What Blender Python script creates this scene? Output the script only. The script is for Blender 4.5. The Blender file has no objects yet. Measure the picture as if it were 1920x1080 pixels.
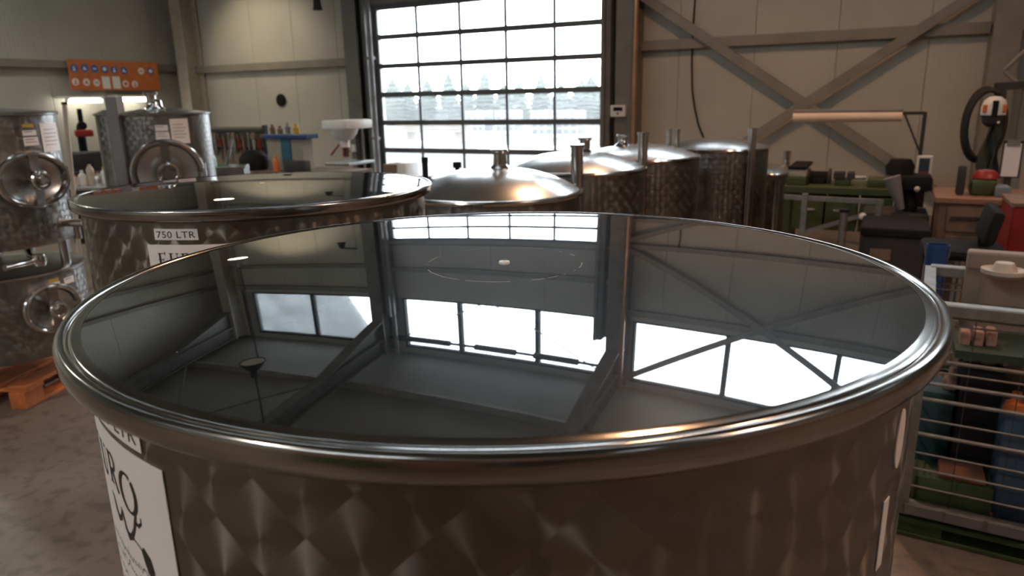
import bpy, bmesh, math, random
from mathutils import Vector, Matrix
random.seed(7)
R = math.radians
PI = math.pi
S = bpy.context.scene
C = S.collection

# ------------------------------------------------------------------ camera
F, PIT, ROL, TH = 1338.99, 0.25723, -0.020909, -0.476848      # focal length in pixels (1920 wide), pitch, roll, yaw
EYE = 1.65
cp, sp, cr, sr = math.cos(PIT), math.sin(PIT), math.cos(ROL), math.sin(ROL)
ct, st = math.cos(TH), math.sin(TH)
def c2w(x, y, z=0.0):                     # camera-heading frame -> building frame (X along the door wall, Y towards it)
    return Vector((ct*x + st*y, -st*x + ct*y, z))
def ray(px, py):
    x, y = (px-960)/F, -(py-540)/F
    x2, y2 = cr*x - sr*y, sr*x + cr*y
    return c2w(x2, cp + sp*y2, -sp + cp*y2)
def W(px, py, ax, val):                   # where the sight line of a pixel meets the plane X, Y or Z = val
    d = ray(px, py); o = Vector((0, 0, EYE))
    return o + d*((val - o[ax])/d[ax])
def Wd(px, py, dist):                     # point of the sight line at a horizontal distance
    d = ray(px, py); return Vector((0, 0, EYE)) + d*(dist/math.hypot(d.x, d.y))
right = c2w(cr, sp*sr, cp*sr); up = c2w(-sr, sp*cr, cp*cr); fwd = c2w(0, cp, -sp)
cam = bpy.data.cameras.new('camera'); camo = bpy.data.objects.new('camera', cam); C.objects.link(camo)
m = Matrix((right, up, -fwd)).transposed().to_4x4(); m.translation = (0, 0, EYE)
camo.matrix_world = m
cam.sensor_width = 36; cam.lens = F/1920*36; cam.clip_start = .02; cam.clip_end = 400
cam.dof.use_dof = True; cam.dof.focus_distance = 1.0; cam.dof.aperture_fstop = 7.0
S.camera = camo

# ------------------------------------------------------------------ light and exposure
SKY = 14.0
w = bpy.data.worlds.new('overcast_sky'); S.world = w; w.use_nodes = True
bg = w.node_tree.nodes['Background']; bg.inputs[0].default_value = (.84, .93, 1.0, 1); bg.inputs[1].default_value = SKY
S.view_settings.view_transform = 'Standard'; S.view_settings.look = 'None'
S.view_settings.exposure = 0.0; S.view_settings.gamma = 1.0; S.view_settings.use_curve_mapping = False
S.cycles.max_bounces = 10; S.cycles.diffuse_bounces = 5; S.cycles.glossy_bounces = 6; S.cycles.transparent_max_bounces = 16
S.cycles.sample_clamp_indirect = 6.0
def portal(name, c, sx, sz, rot):         # light portal: guides sky sampling through an opening, gives no light itself
    l = bpy.data.lights.new(name, 'AREA'); l.shape = 'RECTANGLE'; l.size = sx; l.size_y = sz
    l.cycles.is_portal = True
    o = bpy.data.objects.new(name, l); C.objects.link(o); o.location = c; o.rotation_euler = rot
    return o
DX0, DX1, DZT = -8.56, -4.0, 3.36         # door opening
WZ0, WZ1 = 5.42, 6.92                     # clerestory windows
WIN = [(-12.85, -9.2), (-8.45, -3.85), (-3.4, 1.0), (1.45, 5.9)]
RY0 = -7.0
WY = 11.3                                 # inner face of the door wall
portal('door_portal', ((DX0+DX1)/2, WY+.3, DZT/2), DX1-DX0, DZT, (R(-90), 0, 0))
for a, b in WIN:
    portal('window_portal', ((a+b)/2, WY+.3, (WZ0+WZ1)/2), b-a, WZ1-WZ0, (R(-90), 0, 0))
portal('rear_window_portal', (-5.8, RY0-.3, 6.25), 12.4, .7, (R(90), 0, 0))
portal('skylight_portal', (-3, 2, 8.8), 21, .3, (0, 0, 0))

# ------------------------------------------------------------------ materials
MATS = {}
def nodes(name):
    mt = bpy.data.materials.new(name); mt.use_nodes = True
    nt = mt.node_tree; return mt, nt, nt.nodes, nt.links, nt.nodes['Principled BSDF']
def mat(name, col, rough=.6, metal=0.0, var=.12, scale=6.0, bump=0.0, bscale=None, spec=.5, coat=0.0):
    if name in MATS: return MATS[name]
    mt, nt, N, L, b = nodes(name)
    tc = N.new('ShaderNodeTexCoord')
    nz = N.new('ShaderNodeTexNoise'); nz.inputs['Scale'].default_value = scale; nz.inputs['Detail'].default_value = 5
    L.new(tc.outputs['Object'], nz.inputs['Vector'])
    rp = N.new('ShaderNodeValToRGB')
    rp.color_ramp.elements[0].position = .3; rp.color_ramp.elements[1].position = .7
    rp.color_ramp.elements[0].color = (*[max(0, c*(1-var)) for c in col], 1)
    rp.color_ramp.elements[1].color = (*[min(1, c*(1+var)) for c in col], 1)
    L.new(nz.outputs['Fac'], rp.inputs['Fac']); L.new(rp.outputs['Color'], b.inputs['Base Color'])
    b.inputs['Roughness'].default_value = rough; b.inputs['Metallic'].default_value = metal
    b.inputs['Specular IOR Level'].default_value = spec; b.inputs['Coat Weight'].default_value = coat
    if bump:
        n2 = N.new('ShaderNodeTexNoise'); n2.inputs['Scale'].default_value = bscale or scale*8; n2.inputs['Detail'].default_value = 4
        L.new(tc.outputs['Object'], n2.inputs['Vector'])
        bp = N.new('ShaderNodeBump'); bp.inputs['Strength'].default_value = bump; bp.inputs['Distance'].default_value = .01
        L.new(n2.outputs['Fac'], bp.inputs['Height']); L.new(bp.outputs['Normal'], b.inputs['Normal'])
    MATS[name] = mt; return mt
def emit(name, col, strength):
    if name in MATS: return MATS[name]
    mt, nt, N, L, b = nodes(name)
    b.inputs['Base Color'].default_value = (*col, 1); b.inputs['Emission Color'].default_value = (*col, 1)
    b.inputs['Emission Strength'].default_value = strength
    MATS[name] = mt; return mt
def wall_mat(name, col):                  # micro-ribbed sandwich panel sheet with weathering
    mt, nt, N, L, b = nodes(name)
    tc = N.new('ShaderNodeTexCoord')
    wv = N.new('ShaderNodeTexWave'); wv.wave_type = 'BANDS'; wv.bands_direction = 'DIAGONAL'
    mp = N.new('ShaderNodeMapping'); mp.inputs['Scale'].default_value = (1, 1, 0)
    L.new(tc.outputs['Object'], mp.inputs['Vector']); L.new(mp.outputs['Vector'], wv.inputs['Vector']); wv.inputs['Scale'].default_value = 9
    bp = N.new('ShaderNodeBump'); bp.inputs['Strength'].default_value = .25; bp.inputs['Distance'].default_value = .006
    L.new(wv.outputs['Fac'], bp.inputs['Height']); L.new(bp.outputs['Normal'], b.inputs['Normal'])
    nz = N.new('ShaderNodeTexNoise'); nz.inputs['Scale'].default_value = .8; nz.inputs['Detail'].default_value = 6
    L.new(tc.outputs['Object'], nz.inputs['Vector'])
    rp = N.new('ShaderNodeValToRGB'); rp.color_ramp.elements[0].position = .3; rp.color_ramp.elements[1].position = .75
    rp.color_ramp.elements[0].color = (*[c*.86 for c in col], 1); rp.color_ramp.elements[1].color = (*[min(1, c*1.06) for c in col], 1)
    L.new(nz.outputs['Fac'], rp.inputs['Fac']); L.new(rp.outputs['Color'], b.inputs['Base Color'])
    b.inputs['Roughness'].default_value = .55
    return mt
def pane_mat(name, haze, tint=(1, 1, 1)): # clear sheet with a scattering, dusty share
    mt, nt, N, L, b = nodes(name)
    out = N['Material Output']; N.remove(b)
    tr = N.new('ShaderNodeBsdfTransparent'); tr.inputs[0].default_value = (*tint, 1)
    tl = N.new('ShaderNodeBsdfTranslucent'); tl.inputs[0].default_value = (.9, .93, .93, 1)
    gl = N.new('ShaderNodeBsdfGlossy'); gl.inputs['Roughness'].default_value = .03
    fr = N.new('ShaderNodeFresnel'); fr.inputs[0].default_value = 1.45
    tc = N.new('ShaderNodeTexCoord'); nz = N.new('ShaderNodeTexNoise'); nz.inputs['Scale'].default_value = 1.6; nz.inputs['Detail'].default_value = 4
    L.new(tc.outputs['Object'], nz.inputs['Vector'])
    mr = N.new('ShaderNodeMapRange'); mr.inputs[1].default_value = .3; mr.inputs[2].default_value = .7
    mr.inputs[3].default_value = haze*.75; mr.inputs[4].default_value = haze*1.25
    L.new(nz.outputs['Fac'], mr.inputs[0])
    m1 = N.new('ShaderNodeMixShader'); L.new(mr.outputs[0], m1.inputs[0]); L.new(tr.outputs[0], m1.inputs[1]); L.new(tl.outputs[0], m1.inputs[2])
    m2 = N.new('ShaderNodeMixShader'); L.new(fr.outputs[0], m2.inputs[0]); L.new(m1.outputs[0], m2.inputs[1]); L.new(gl.outputs[0], m2.inputs[2])
    L.new(m2.outputs[0], out.inputs['Surface'])
    return mt
def marbled(name, col, rough=.33, aniso=.85):   # circular-polished stainless sheet: each cell brushed round its own centre
    mt, nt, N, L, b = nodes(name)
    uv = N.new('ShaderNodeUVMap'); uv.uv_map = 'cells'
    def vm(op, a=None, bb=None):
        n = N.new('ShaderNodeVectorMath'); n.operation = op
        for i, s in enumerate((a, bb)):
            if s is None: continue
            if isinstance(s, tuple): n.inputs[i].default_value = s
            else: L.new(s, n.inputs[i])
        return n
    def ma(op, a, bb=None):
        n = N.new('ShaderNodeMath'); n.operation = op
        for i, s in enumerate((a, bb)):
            if s is None: continue
            if isinstance(s, (int, float)): n.inputs[i].default_value = s
            else: L.new(s, n.inputs[i])
        return n.outputs[0]
    fr = vm('FRACTION', uv.outputs['UV']); c0 = vm('SUBTRACT', fr.outputs[0], (.5, .5, 0))
    sx = N.new('ShaderNodeSeparateXYZ'); L.new(c0.outputs[0], sx.inputs[0])
    du = ma('SUBTRACT', sx.outputs[0], sx.outputs[1]); dv = ma('ADD', ma('ADD', sx.outputs[0], sx.outputs[1]), .25)
    ge = N.new('ShaderNodeNewGeometry')
    U = vm('NORMALIZE', vm('CROSS_PRODUCT', (0, 0, 1), ge.outputs['True Normal']).outputs[0])
    V = vm('CROSS_PRODUCT', ge.outputs['True Normal'], U.outputs[0])
    su = N.new('ShaderNodeVectorMath'); su.operation = 'SCALE'; L.new(U.outputs[0], su.inputs[0]); L.new(du, su.inputs['Scale'])
    sv = N.new('ShaderNodeVectorMath'); sv.operation = 'SCALE'; L.new(V.outputs[0], sv.inputs[0]); L.new(dv, sv.inputs['Scale'])
    T = vm('NORMALIZE', vm('ADD', su.outputs[0], sv.outputs[0]).outputs[0])
    L.new(T.outputs[0], b.inputs['Tangent'])
    fl = vm('FLOOR', uv.outputs['UV']); wn = N.new('ShaderNodeTexWhiteNoise'); wn.noise_dimensions = '2D'; L.new(fl.outputs[0], wn.inputs['Vector'])
    mr = N.new('ShaderNodeMapRange'); mr.inputs[3].default_value = rough*.8; mr.inputs[4].default_value = rough*1.25
    L.new(wn.outputs['Value'], mr.inputs[0]); L.new(mr.outputs[0], b.inputs['Roughness'])
    rp = N.new('ShaderNodeValToRGB'); rp.color_ramp.elements[0].color = (*[c*.9 for c in col], 1); rp.color_ramp.elements[1].color = (*[min(1, c*1.08) for c in col], 1)
    L.new(wn.outputs['Value'], rp.inputs['Fac']); L.new(rp.outputs['Color'], b.inputs['Base Color'])
    b.inputs['Metallic'].default_value = 1; b.inputs['Anisotropic'].default_value = aniso
    return mt
def lid_mat(name):                        # mirror sheet, faint polishing haze, ring of scuff marks round the middle
    mt, nt, N, L, b = nodes(name)
    out = N['Material Output']
    b.inputs['Metallic'].default_value = 1; b.inputs['Roughness'].default_value = .012; b.inputs['Base Color'].default_value = (.455, .47, .475, 1)
    g2 = N.new('ShaderNodeBsdfAnisotropic'); g2.inputs['Color'].default_value = (.5, .55, .6, 1); g2.inputs['Roughness'].default_value = .28
    mx = N.new('ShaderNodeMixShader'); mx.inputs[0].default_value = .03
    L.new(b.outputs[0], mx.inputs[1]); L.new(g2.outputs[0], mx.inputs[2])
    tc = N.new('ShaderNodeTexCoord'); ln = N.new('ShaderNodeVectorMath'); ln.operation = 'LENGTH'
    fl = N.new('ShaderNodeVectorMath'); fl.operation = 'MULTIPLY'; fl.inputs[1].default_value = (1, 1, 0)
    L.new(tc.outputs['Object'], fl.inputs[0]); L.new(fl.outputs[0], ln.inputs[0])
    d = N.new('ShaderNodeMath'); d.operation = 'SUBTRACT'; d.inputs[1].default_value = .1; L.new(ln.outputs['Value'], d.inputs[0])
    ab = N.new('ShaderNodeMath'); ab.operation = 'ABSOLUTE'; L.new(d.outputs[0], ab.inputs[0])
    lt = N.new('ShaderNodeMath'); lt.operation = 'LESS_THAN'; lt.inputs[1].default_value = .0006; L.new(ab.outputs[0], lt.inputs[0])
    nz = N.new('ShaderNodeTexNoise'); nz.inputs['Scale'].default_value = 60; nz.inputs['Detail'].default_value = 6; L.new(tc.outputs['Object'], nz.inputs['Vector'])
    gt = N.new('ShaderNodeMath'); gt.operation = 'GREATER_THAN'; gt.inputs[1].default_value = .5; L.new(nz.outputs['Fac'], gt.inputs[0])
    an = N.new('ShaderNodeMath'); an.operation = 'MULTIPLY'; L.new(lt.outputs[0], an.inputs[0]); L.new(gt.outputs[0], an.inputs[1])
    vo = N.new('ShaderNodeTexVoronoi'); vo.inputs['Scale'].default_value = 26; L.new(fl.outputs[0], vo.inputs['Vector'])   # dust specks
    dl = N.new('ShaderNodeMath'); dl.operation = 'LESS_THAN'; dl.inputs[1].default_value = .018; L.new(vo.outputs['Distance'], dl.inputs[0])
    wn = N.new('ShaderNodeMath'); wn.operation = 'GREATER_THAN'; wn.inputs[1].default_value = .82
    sc = N.new('ShaderNodeSeparateColor'); L.new(vo.outputs['Color'], sc.inputs[0]); L.new(sc.outputs[0], wn.inputs[0])
    a2 = N.new('ShaderNodeMath'); a2.operation = 'MULTIPLY'; L.new(dl.outputs[0], a2.inputs[0]); L.new(wn.outputs[0], a2.inputs[1])
    mxx = N.new('ShaderNodeMath'); mxx.operation = 'MAXIMUM'; L.new(an.outputs[0], mxx.inputs[0]); L.new(a2.outputs[0], mxx.inputs[1])
    ml = N.new('ShaderNodeMath'); ml.operation = 'MULTIPLY'; ml.inputs[1].default_value = .55; L.new(mxx.outputs[0], ml.inputs[0])
    df = N.new('ShaderNodeBsdfDiffuse'); df.inputs[0].default_value = (.75, .75, .72, 1)
    m3 = N.new('ShaderNodeMixShader'); L.new(ml.outputs[0], m3.inputs[0]); L.new(mx.outputs[0], m3.inputs[1]); L.new(df.outputs[0], m3.inputs[2])
    L.new(m3.outputs[0], out.inputs['Surface'])
    return mt
PANEL = wall_mat('sandwich_panel', (.50, .475, .41))
PANEL_BACK = wall_mat('panel_backing', (.36, .34, .3))
ROOF = wall_mat('roof_sheet', (.30, .30, .27))
def floor_mat():
    mt, nt, N, L, b = nodes('concrete_floor')
    tc = N.new('ShaderNodeTexCoord')
    n1 = N.new('ShaderNodeTexNoise'); n1.inputs['Scale'].default_value = 1.3; n1.inputs['Detail'].default_value = 8
    n2 = N.new('ShaderNodeTexNoise'); n2.inputs['Scale'].default_value = 14; n2.inputs['Detail'].default_value = 6
    L.new(tc.outputs['Object'], n1.inputs['Vector']); L.new(tc.outputs['Object'], n2.inputs['Vector'])
    r1 = N.new('ShaderNodeValToRGB'); r1.color_ramp.elements[0].position = .32; r1.color_ramp.elements[1].position = .68
    r1.color_ramp.elements[0].color = (.145, .113, .09, 1); r1.color_ramp.elements[1].color = (.24, .19, .153, 1)
    r2 = N.new('ShaderNodeValToRGB'); r2.color_ramp.elements[0].position = .36; r2.color_ramp.elements[1].position = .5
    r2.color_ramp.elements[0].color = (.45, .42, .4, 1); r2.color_ramp.elements[1].color = (1, 1, 1, 1)
    L.new(n1.outputs['Fac'], r1.inputs['Fac']); L.new(n2.outputs['Fac'], r2.inputs['Fac'])
    mx = N.new('ShaderNodeMix'); mx.data_type = 'RGBA'; mx.blend_type = 'MULTIPLY'; mx.inputs[0].default_value = .6
    L.new(r1.outputs['Color'], mx.inputs[6]); L.new(r2.outputs['Color'], mx.inputs[7]); L.new(mx.outputs[2], b.inputs['Base Color'])
    b.inputs['Roughness'].default_value = .5
    bp = N.new('ShaderNodeBump'); bp.inputs['Strength'].default_value = .1; L.new(n2.outputs['Fac'], bp.inputs['Height']); L.new(bp.outputs['Normal'], b.inputs['Normal'])
    return mt
FLOOR = floor_mat()
STEELWORK = mat('painted_steelwork', (.25, .225, .19), .5, 0, .15, 3)
DARKSTEEL = mat('dark_door_steel', (.12, .125, .125), .5, 0, .15, 3)
COLDARK = mat('dark_column_paint', (.17, .165, .15), .55, 0, .2, 3)
COPPER = mat('copper_brown_pipe', (.48, .27, .16), .3, .6, .15, 5)
PANE = pane_mat('acrylic_pane', .07)
WPANE = pane_mat('clerestory_pane', .22)
SPANE = pane_mat('skylight_pane', .85, (.6, .6, .6))
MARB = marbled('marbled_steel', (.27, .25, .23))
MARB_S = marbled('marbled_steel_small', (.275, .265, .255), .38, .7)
LID = lid_mat('mirror_lid')
STEEL = mat('polished_steel', (.60, .58, .56), .16, 1, .05, 8)
RIM = mat('rim_steel', (.36, .345, .33), .15, 1, .04, 5)
SATIN = mat('satin_steel', (.56, .57, .57), .27, 1, .08, 8)
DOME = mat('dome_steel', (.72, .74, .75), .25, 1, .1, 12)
GALV = mat('galvanised_steel', (.31, .31, .295), .42, .8, .2, 25)
BLACK = mat('black_plastic', (.015, .015, .016), .8, 0, .2, spec=.15)
DGREY = mat('dark_grey_metal', (.05, .05, .05), .75, 0, .2, spec=.2)
GREYP = mat('grey_paint', (.22, .21, .215), .5, 0, .12)
WHITE = mat('white_paint', (.72, .72, .70), .45, 0, .06)
PAPER = mat('label_paper', (.88, .86, .86), .55, 0, .03)
INK = mat('print_ink', (.02, .02, .02), .5, 0, .1)
INKG = mat('print_ink_grey', (.12, .11, .11), .5, 0, .1)
YELLOW = mat('yellow_print', (.55, .38, .04), .5, 0, .1)
ORANGE = mat('orange_paint', (.62, .17, .045), .5, 0, .12)
ORWOOD = mat('orange_pallet_wood', (.55, .17, .05), .7, 0, .3, 8, .3)
GRWOOD = mat('green_pallet_wood', (.05, .085, .035), .75, 0, .3, 8, .3)
GREEN = mat('green_cabinet_paint', (.055, .075, .022), .5, 0, .15)
BLUE = mat('blue_plastic', (.02, .06, .18), .4, 0, .15)
TEAL = mat('teal_panel', (.03, .12, .17), .5, 0, .15)
RED = mat('red_paint', (.28, .02, .016), .4, 0, .15)
BROWN = mat('brown_cardboard', (.2, .13, .09), .8, 0, .2)
WOODB = mat('bench_wood', (.17, .11, .07), .6, 0, .25, 7)
BEIGE = mat('beige_housing', (.5, .44, .36), .5, 0, .06)
GREENB = mat('green_bottle', (.03, .25, .09), .3, 0, .1)
SIGNBLUE = mat('sign_blue', (.05, .13, .42), .5, 0, .1)
RUBBER = mat('black_rubber', (.02, .02, .02), .8, 0, .2)
LEAF = mat('conifer_green', (.024, .032, .025), .9, 0, .35, 3)
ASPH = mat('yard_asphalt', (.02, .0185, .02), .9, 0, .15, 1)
PINK = mat('pale_pink_crate', (.38, .23, .18), .7, 0, .2)

# ------------------------------------------------------------------ mesh helpers
class MB:
    def __init__(s): s.v = []; s.f = []; s.uv = []
    def add(s, vs, fs, uv=None):
        o = len(s.v); s.v += [tuple(v) for v in vs]; s.f += [tuple(i+o for i in f) for f in fs]
        s.uv += (uv if uv else [(0, 0)]*len(vs)); return s
    def box(s, c, d, rot=None):
        x, y, z = d[0]/2, d[1]/2, d[2]/2
        vs = [Vector(p) for p in ((-x,-y,-z),(x,-y,-z),(x,y,-z),(-x,y,-z),(-x,-y,z),(x,-y,z),(x,y,z),(-x,y,z))]
        if rot is not None: vs = [rot @ v for v in vs]
        vs = [v + Vector(c) for v in vs]
        return s.add(vs, [(0,3,2,1),(4,5,6,7),(0,1,5,4),(1,2,6,5),(2,3,7,6),(3,0,4,7)])
    def b2(s, a, b): return s.box([(p+q)/2 for p, q in zip(a, b)], [abs(q-p) for p, q in zip(a, b)])
    def bar(s, p, q, wd, th, ref=(0, 0, 1)):       # rectangular bar from p to q
        p, q = Vector(p), Vector(q); d = (q-p); l = d.length; d.normalize()
        a = d.cross(Vector(ref))
        if a.length < 1e-4: a = d.cross(Vector((1, 0, 0)))
        a.normalize(); b = a.cross(d); rot = Matrix((a, d, b)).transposed()
        return s.box((p+q)/2, (th, l, wd), rot)
    def cyl(s, p, q, r, n=16, r2=None, cap=True):
        p, q = Vector(p), Vector(q); d = (q-p).normalized(); r2 = r if r2 is None else r2
        a = d.orthogonal().normalized(); b = d.cross(a); vs = []
        for i in range(n):
            t = 2*PI*i/n; u = a*math.cos(t) + b*math.sin(t); vs += [p+u*r, q+u*r2]
        fs = [(2*i, 2*((i+1) % n), 2*((i+1) % n)+1, 2*i+1) for i in range(n)]
        if cap: fs += [tuple(2*i for i in reversed(range(n))), tuple(2*i+1 for i in range(n))]
        return s.add(vs, fs)
    def tube(s, pts, r, n=8, closed=False):
        pts = [Vector(p) for p in pts]; k = len(pts); vs = []; a = None
        for i, p in enumerate(pts):
            if closed: d = pts[(i+1) % k]-pts[i-1]
            else: d = pts[min(i+1, k-1)]-pts[max(i-1, 0)]
            d.normalize()
            if a is None: a = d.orthogonal().normalized()
            a = (a - d*a.dot(d)).normalized(); b = d.cross(a)
            vs += [p + (a*math.cos(2*PI*j/n) + b*math.sin(2*PI*j/n))*r for j in range(n)]
        fs = [(i*n+j, i*n+(j+1) % n, ((i+1) % k)*n+(j+1) % n, ((i+1) % k)*n+j) for i in range(k if closed else k-1) for j in range(n)]
        if not closed: fs += [tuple(reversed(range(n))), tuple((k-1)*n+j for j in range(n))]
        return s.add(vs, fs)
    def lathe(s, prof, n=64, c=(0, 0, 0), cell=None, closed=False):   # prof: (radius, z); cell: size of the marbling
        c = Vector(c); vs = []; uv = []; m_ = len(prof); ln = [0]
        for i in range(1, m_): ln.append(ln[-1]+math.dist(prof[i], prof[i-1]))
        rr = max(p[0] for p in prof); k = max(4, round(2*PI*rr/(cell*1.41421))) if cell else 1
        for i in range(n+1):
            t = 2*PI*i/n
            for (r, z), l in zip(prof, ln):
                vs.append(c + Vector((r*math.cos(t), r*math.sin(t), z)))
                if cell: a = i/n*k; b = l/(cell*1.41421); uv.append((a+b, b-a))
                else: uv.append((0, 0))
        fs = []
        for i in range(n):
            for j in range(m_-1 if not closed else m_):
                j2 = (j+1) % m_
                q = [i*m_+j, (i+1)*m_+j, (i+1)*m_+j2, i*m_+j2]
                if prof[j][0] < 1e-7: q = [q[0], q[2], q[3]]
                elif prof[j2][0] < 1e-7: q = [q[0], q[1], q[2]]
                fs.append(tuple(q))
        return s.add(vs, fs, uv)
    def sphere(s, c, r, n=12, sz=1.0):
        return s.lathe([(r*math.sin(PI*i/n) if 0 < i < n else 0, -r*sz*math.cos(PI*i/n)) for i in range(n+1)], n*2, c)
    def patch(s, c, r, a0, a1, z0, z1, n=12, th=.0012):   # sheet bent round a vertical cylinder; angles as degrees
        vs = []
        for i in range(n+1):
            t = R(a0+(a1-a0)*i/n)
            for rr in (r+th*.3, r+th):
                for z in (z0, z1): vs.append((c[0]+rr*math.cos(t), c[1]+rr*math.sin(t), z))
        fs = []
        for i in range(n):
            o, p = i*4, i*4+4
            fs += [(o+2, p+2, p+3, o+3), (o, o+1, p+1, p), (o+1, o+3, p+3, p+1), (o, p, p+2, o+2)]
        fs += [(0, 2, 3, 1), (n*4, n*4+1, n*4+3, n*4+2)]
        return s.add(vs, fs)
    def mesh(s, name, smooth=False, clean=True, bevel=0, ang=40):
        me = bpy.data.meshes.new(name); me.from_pydata(s.v, [], s.f)
        ul = me.uv_layers.new(name='cells')
        for lp in me.loops: ul.data[lp.index].uv = s.uv[lp.vertex_index]
        bm = bmesh.new(); bm.from_mesh(me)
        if clean: bmesh.ops.remove_doubles(bm, verts=bm.verts, dist=1e-6)
        if bevel: bmesh.ops.bevel(bm, geom=bm.edges[:], offset=bevel, segments=2, profile=.5, affect='EDGES')
        bmesh.ops.recalc_face_normals(bm, faces=bm.faces)
        if smooth:
            for f_ in bm.faces: f_.smooth = True
            for e in bm.edges:
                if len(e.link_faces) == 2 and e.calc_face_angle(0) > R(ang): e.smooth = False
        bm.to_mesh(me); bm.free(); return me
    def build(s, name, material, parent=None, smooth=False, clean=True, bevel=0, loc=None, ang=40):
        me = s.mesh(name, smooth, clean, bevel, ang); me.materials.append(material)
        return put(name, me, parent, loc)
def put(name, me, parent=None, loc=None, rot=None):
    o = bpy.data.objects.new(name, me); C.objects.link(o)
    if loc is not None: o.location = loc
    if rot is not None: o.rotation_euler = rot
    if parent is not None: o.parent = parent
    return o
def tag(o, label, cat, group=None):
    o['label'] = label; o['category'] = cat
    if group: o['group'] = group
    return o
def thing(name, label, cat, loc=(0, 0, 0), rz=0, group=None):
    o = bpy.data.objects.new(name, None); C.objects.link(o); o.location = loc; o.rotation_euler = (0, 0, rz); o.empty_display_size = .1
    return tag(o, label, cat, group)
def struct(o): o['kind'] = 'structure'; return o
def B(name, material, parent, *boxes, bevel=0, smooth=False):       # one part from boxes given as (corner, corner)
    mb = MB()
    for a, b in boxes: mb.b2(a, b)
    return mb.build(name, material, parent, bevel=bevel, smooth=smooth)
def text_mesh(txt, size, sx=1.0, shear=0.0, space=1.0):
    cu = bpy.data.curves.new('text', 'FONT'); cu.body = txt; cu.size = size; cu.resolution_u = 3; cu.shear = shear; cu.space_character = space
    ob = bpy.data.objects.new('text', cu); me = bpy.data.meshes.new_from_object(ob)
    vs = [(v.co.x*sx, v.co.y) for v in me.vertices]; fs = [tuple(p.vertices) for p in me.polygons]
    bpy.data.objects.remove(ob); bpy.data.curves.remove(cu); bpy.data.meshes.remove(me)
    return vs, fs
def wrap(vs, c, r, a0, z0):                # flat print -> cylinder surface; a0 = angle in degrees where x = 0
    return [(c[0]+r*math.cos(R(a0)+x/r), c[1]+r*math.sin(R(a0)+x/r), z0+y) for x, y in vs]
def stroke(pts, wd):                       # flat brush stroke, width per point
    vs = []; fs = []; n = len(pts)
    for i, (x, y) in enumerate(pts):
        x0, y0 = pts[max(i-1, 0)]; x1, y1 = pts[min(i+1, n-1)]
        dx, dy = x1-x0, y1-y0; l = math.hypot(dx, dy) or 1; nx, ny = -dy/l, dx/l
        h = (wd[i] if isinstance(wd, (list, tuple)) else wd)/2
        vs += [(x+nx*h, y+ny*h), (x-nx*h, y-ny*h)]
    for i in range(n-1): fs.append((2*i, 2*i+1, 2*i+3, 2*i+2))
    return vs, fs
def arc(cx, cy, rx, ry, a0, a1, n=16): return [(cx+rx*math.cos(R(a0+(a1-a0)*i/n)), cy+ry*math.sin(R(a0+(a1-a0)*i/n))) for i in range(n+1)]
def join2(lst):
    V, Fc = [], []
    for vs, fs in lst:
        o = len(V); V += vs; Fc += [tuple(i+o for i in f) for f in fs]
    return V, Fc

# ------------------------------------------------------------------ the hall
GX, EX, RY = -13.9, 8.2, -7.0              # gable wall, far right wall, rear wall
def roofz(y): return 7.1 + .16*(WY - y) if y >= 2 else 7.1 + .16*(WY-2) - .16*(2-y)
fl = struct(B('floor', FLOOR, None, ((GX-.3, RY-.3, -.2), (EX+.3, WY+.25, 0))))
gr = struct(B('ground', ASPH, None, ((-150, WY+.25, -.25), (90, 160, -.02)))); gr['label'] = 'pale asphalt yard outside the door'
wb = struct(B('wall_back', PANEL_BACK, None,
    ((GX-.2, WY+.03, 0), (DX0, WY+.15, WZ0)), ((DX1, WY+.03, 0), (EX, WY+.15, WZ0)), ((DX0, WY+.03, DZT), (DX1, WY+.15, WZ0)),
    ((GX-.2, WY+.03, WZ1), (EX, WY+.15, 7.3)),
    *[((a, WY+.03, WZ0), (b, WY+.15, WZ1)) for a, b in zip([GX-.2]+[q[1] for q in WIN], [q[0] for q in WIN]+[EX])]))
def panels(parent, ax, fixed, lo, hi, zf, step=1.1, inward=-1):
    x = lo
    while x < hi-.02:
        x2 = min(x+step, hi)
        for z0, z1 in zf(x, x2):
            a = (x+.003, x2-.003)
            if ax == 0: p = B('wall_panel', PANEL, parent, ((a[0], fixed, z0), (a[1], fixed+.03, z1)), bevel=.004)
            else: p = B('wall_panel', PANEL, parent, ((fixed-.03, a[0], z0), (fixed, a[1], z1)), bevel=.004)
        x = x2
def zr_back(x, x2):
    return [(0, WZ0)]
for lo, hi in ((GX, DX0), (DX1, EX)): panels(wb, 0, WY, lo, hi, lambda a, b: [(0.0, WZ0)])
panels(wb, 0, WY, DX0, DX1, lambda a, b: [(DZT, WZ0)], 1.14)
wl = struct(MB().add([(GX-.15, RY, 0), (GX-.15, WY+.1, 0), (GX-.15, WY+.1, 7.3), (GX-.15, 2, 8.75), (GX-.15, RY, 7.3),
                      (GX-.03, RY, 0), (GX-.03, WY+.1, 0), (GX-.03, WY+.1, 7.3), (GX-.03, 2, 8.75), (GX-.03, RY, 7.3)],
     [(0, 1, 2, 3, 4), (9, 8, 7, 6, 5), (0, 5, 6, 1), (1, 6, 7, 2), (2, 7, 8, 3), (3, 8, 9, 4), (4, 9, 5, 0)]).build('wall_left', PANEL_BACK))
panels(wl, 1, GX, RY, WY-.02, lambda a, b: [(0, min(roofz(a), roofz(b))-.05)])
wr = struct(B('wall_right', PANEL, None, ((EX, RY, 0), (EX+.15, WY+.1, 7.2)), ((EX, RY+3, 7.2), (EX+.15, WY-3, 8.0))))
RW = (-12.0, .4); RZ0, RZ1 = 5.9, 6.6                           # rear clerestory band
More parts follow.
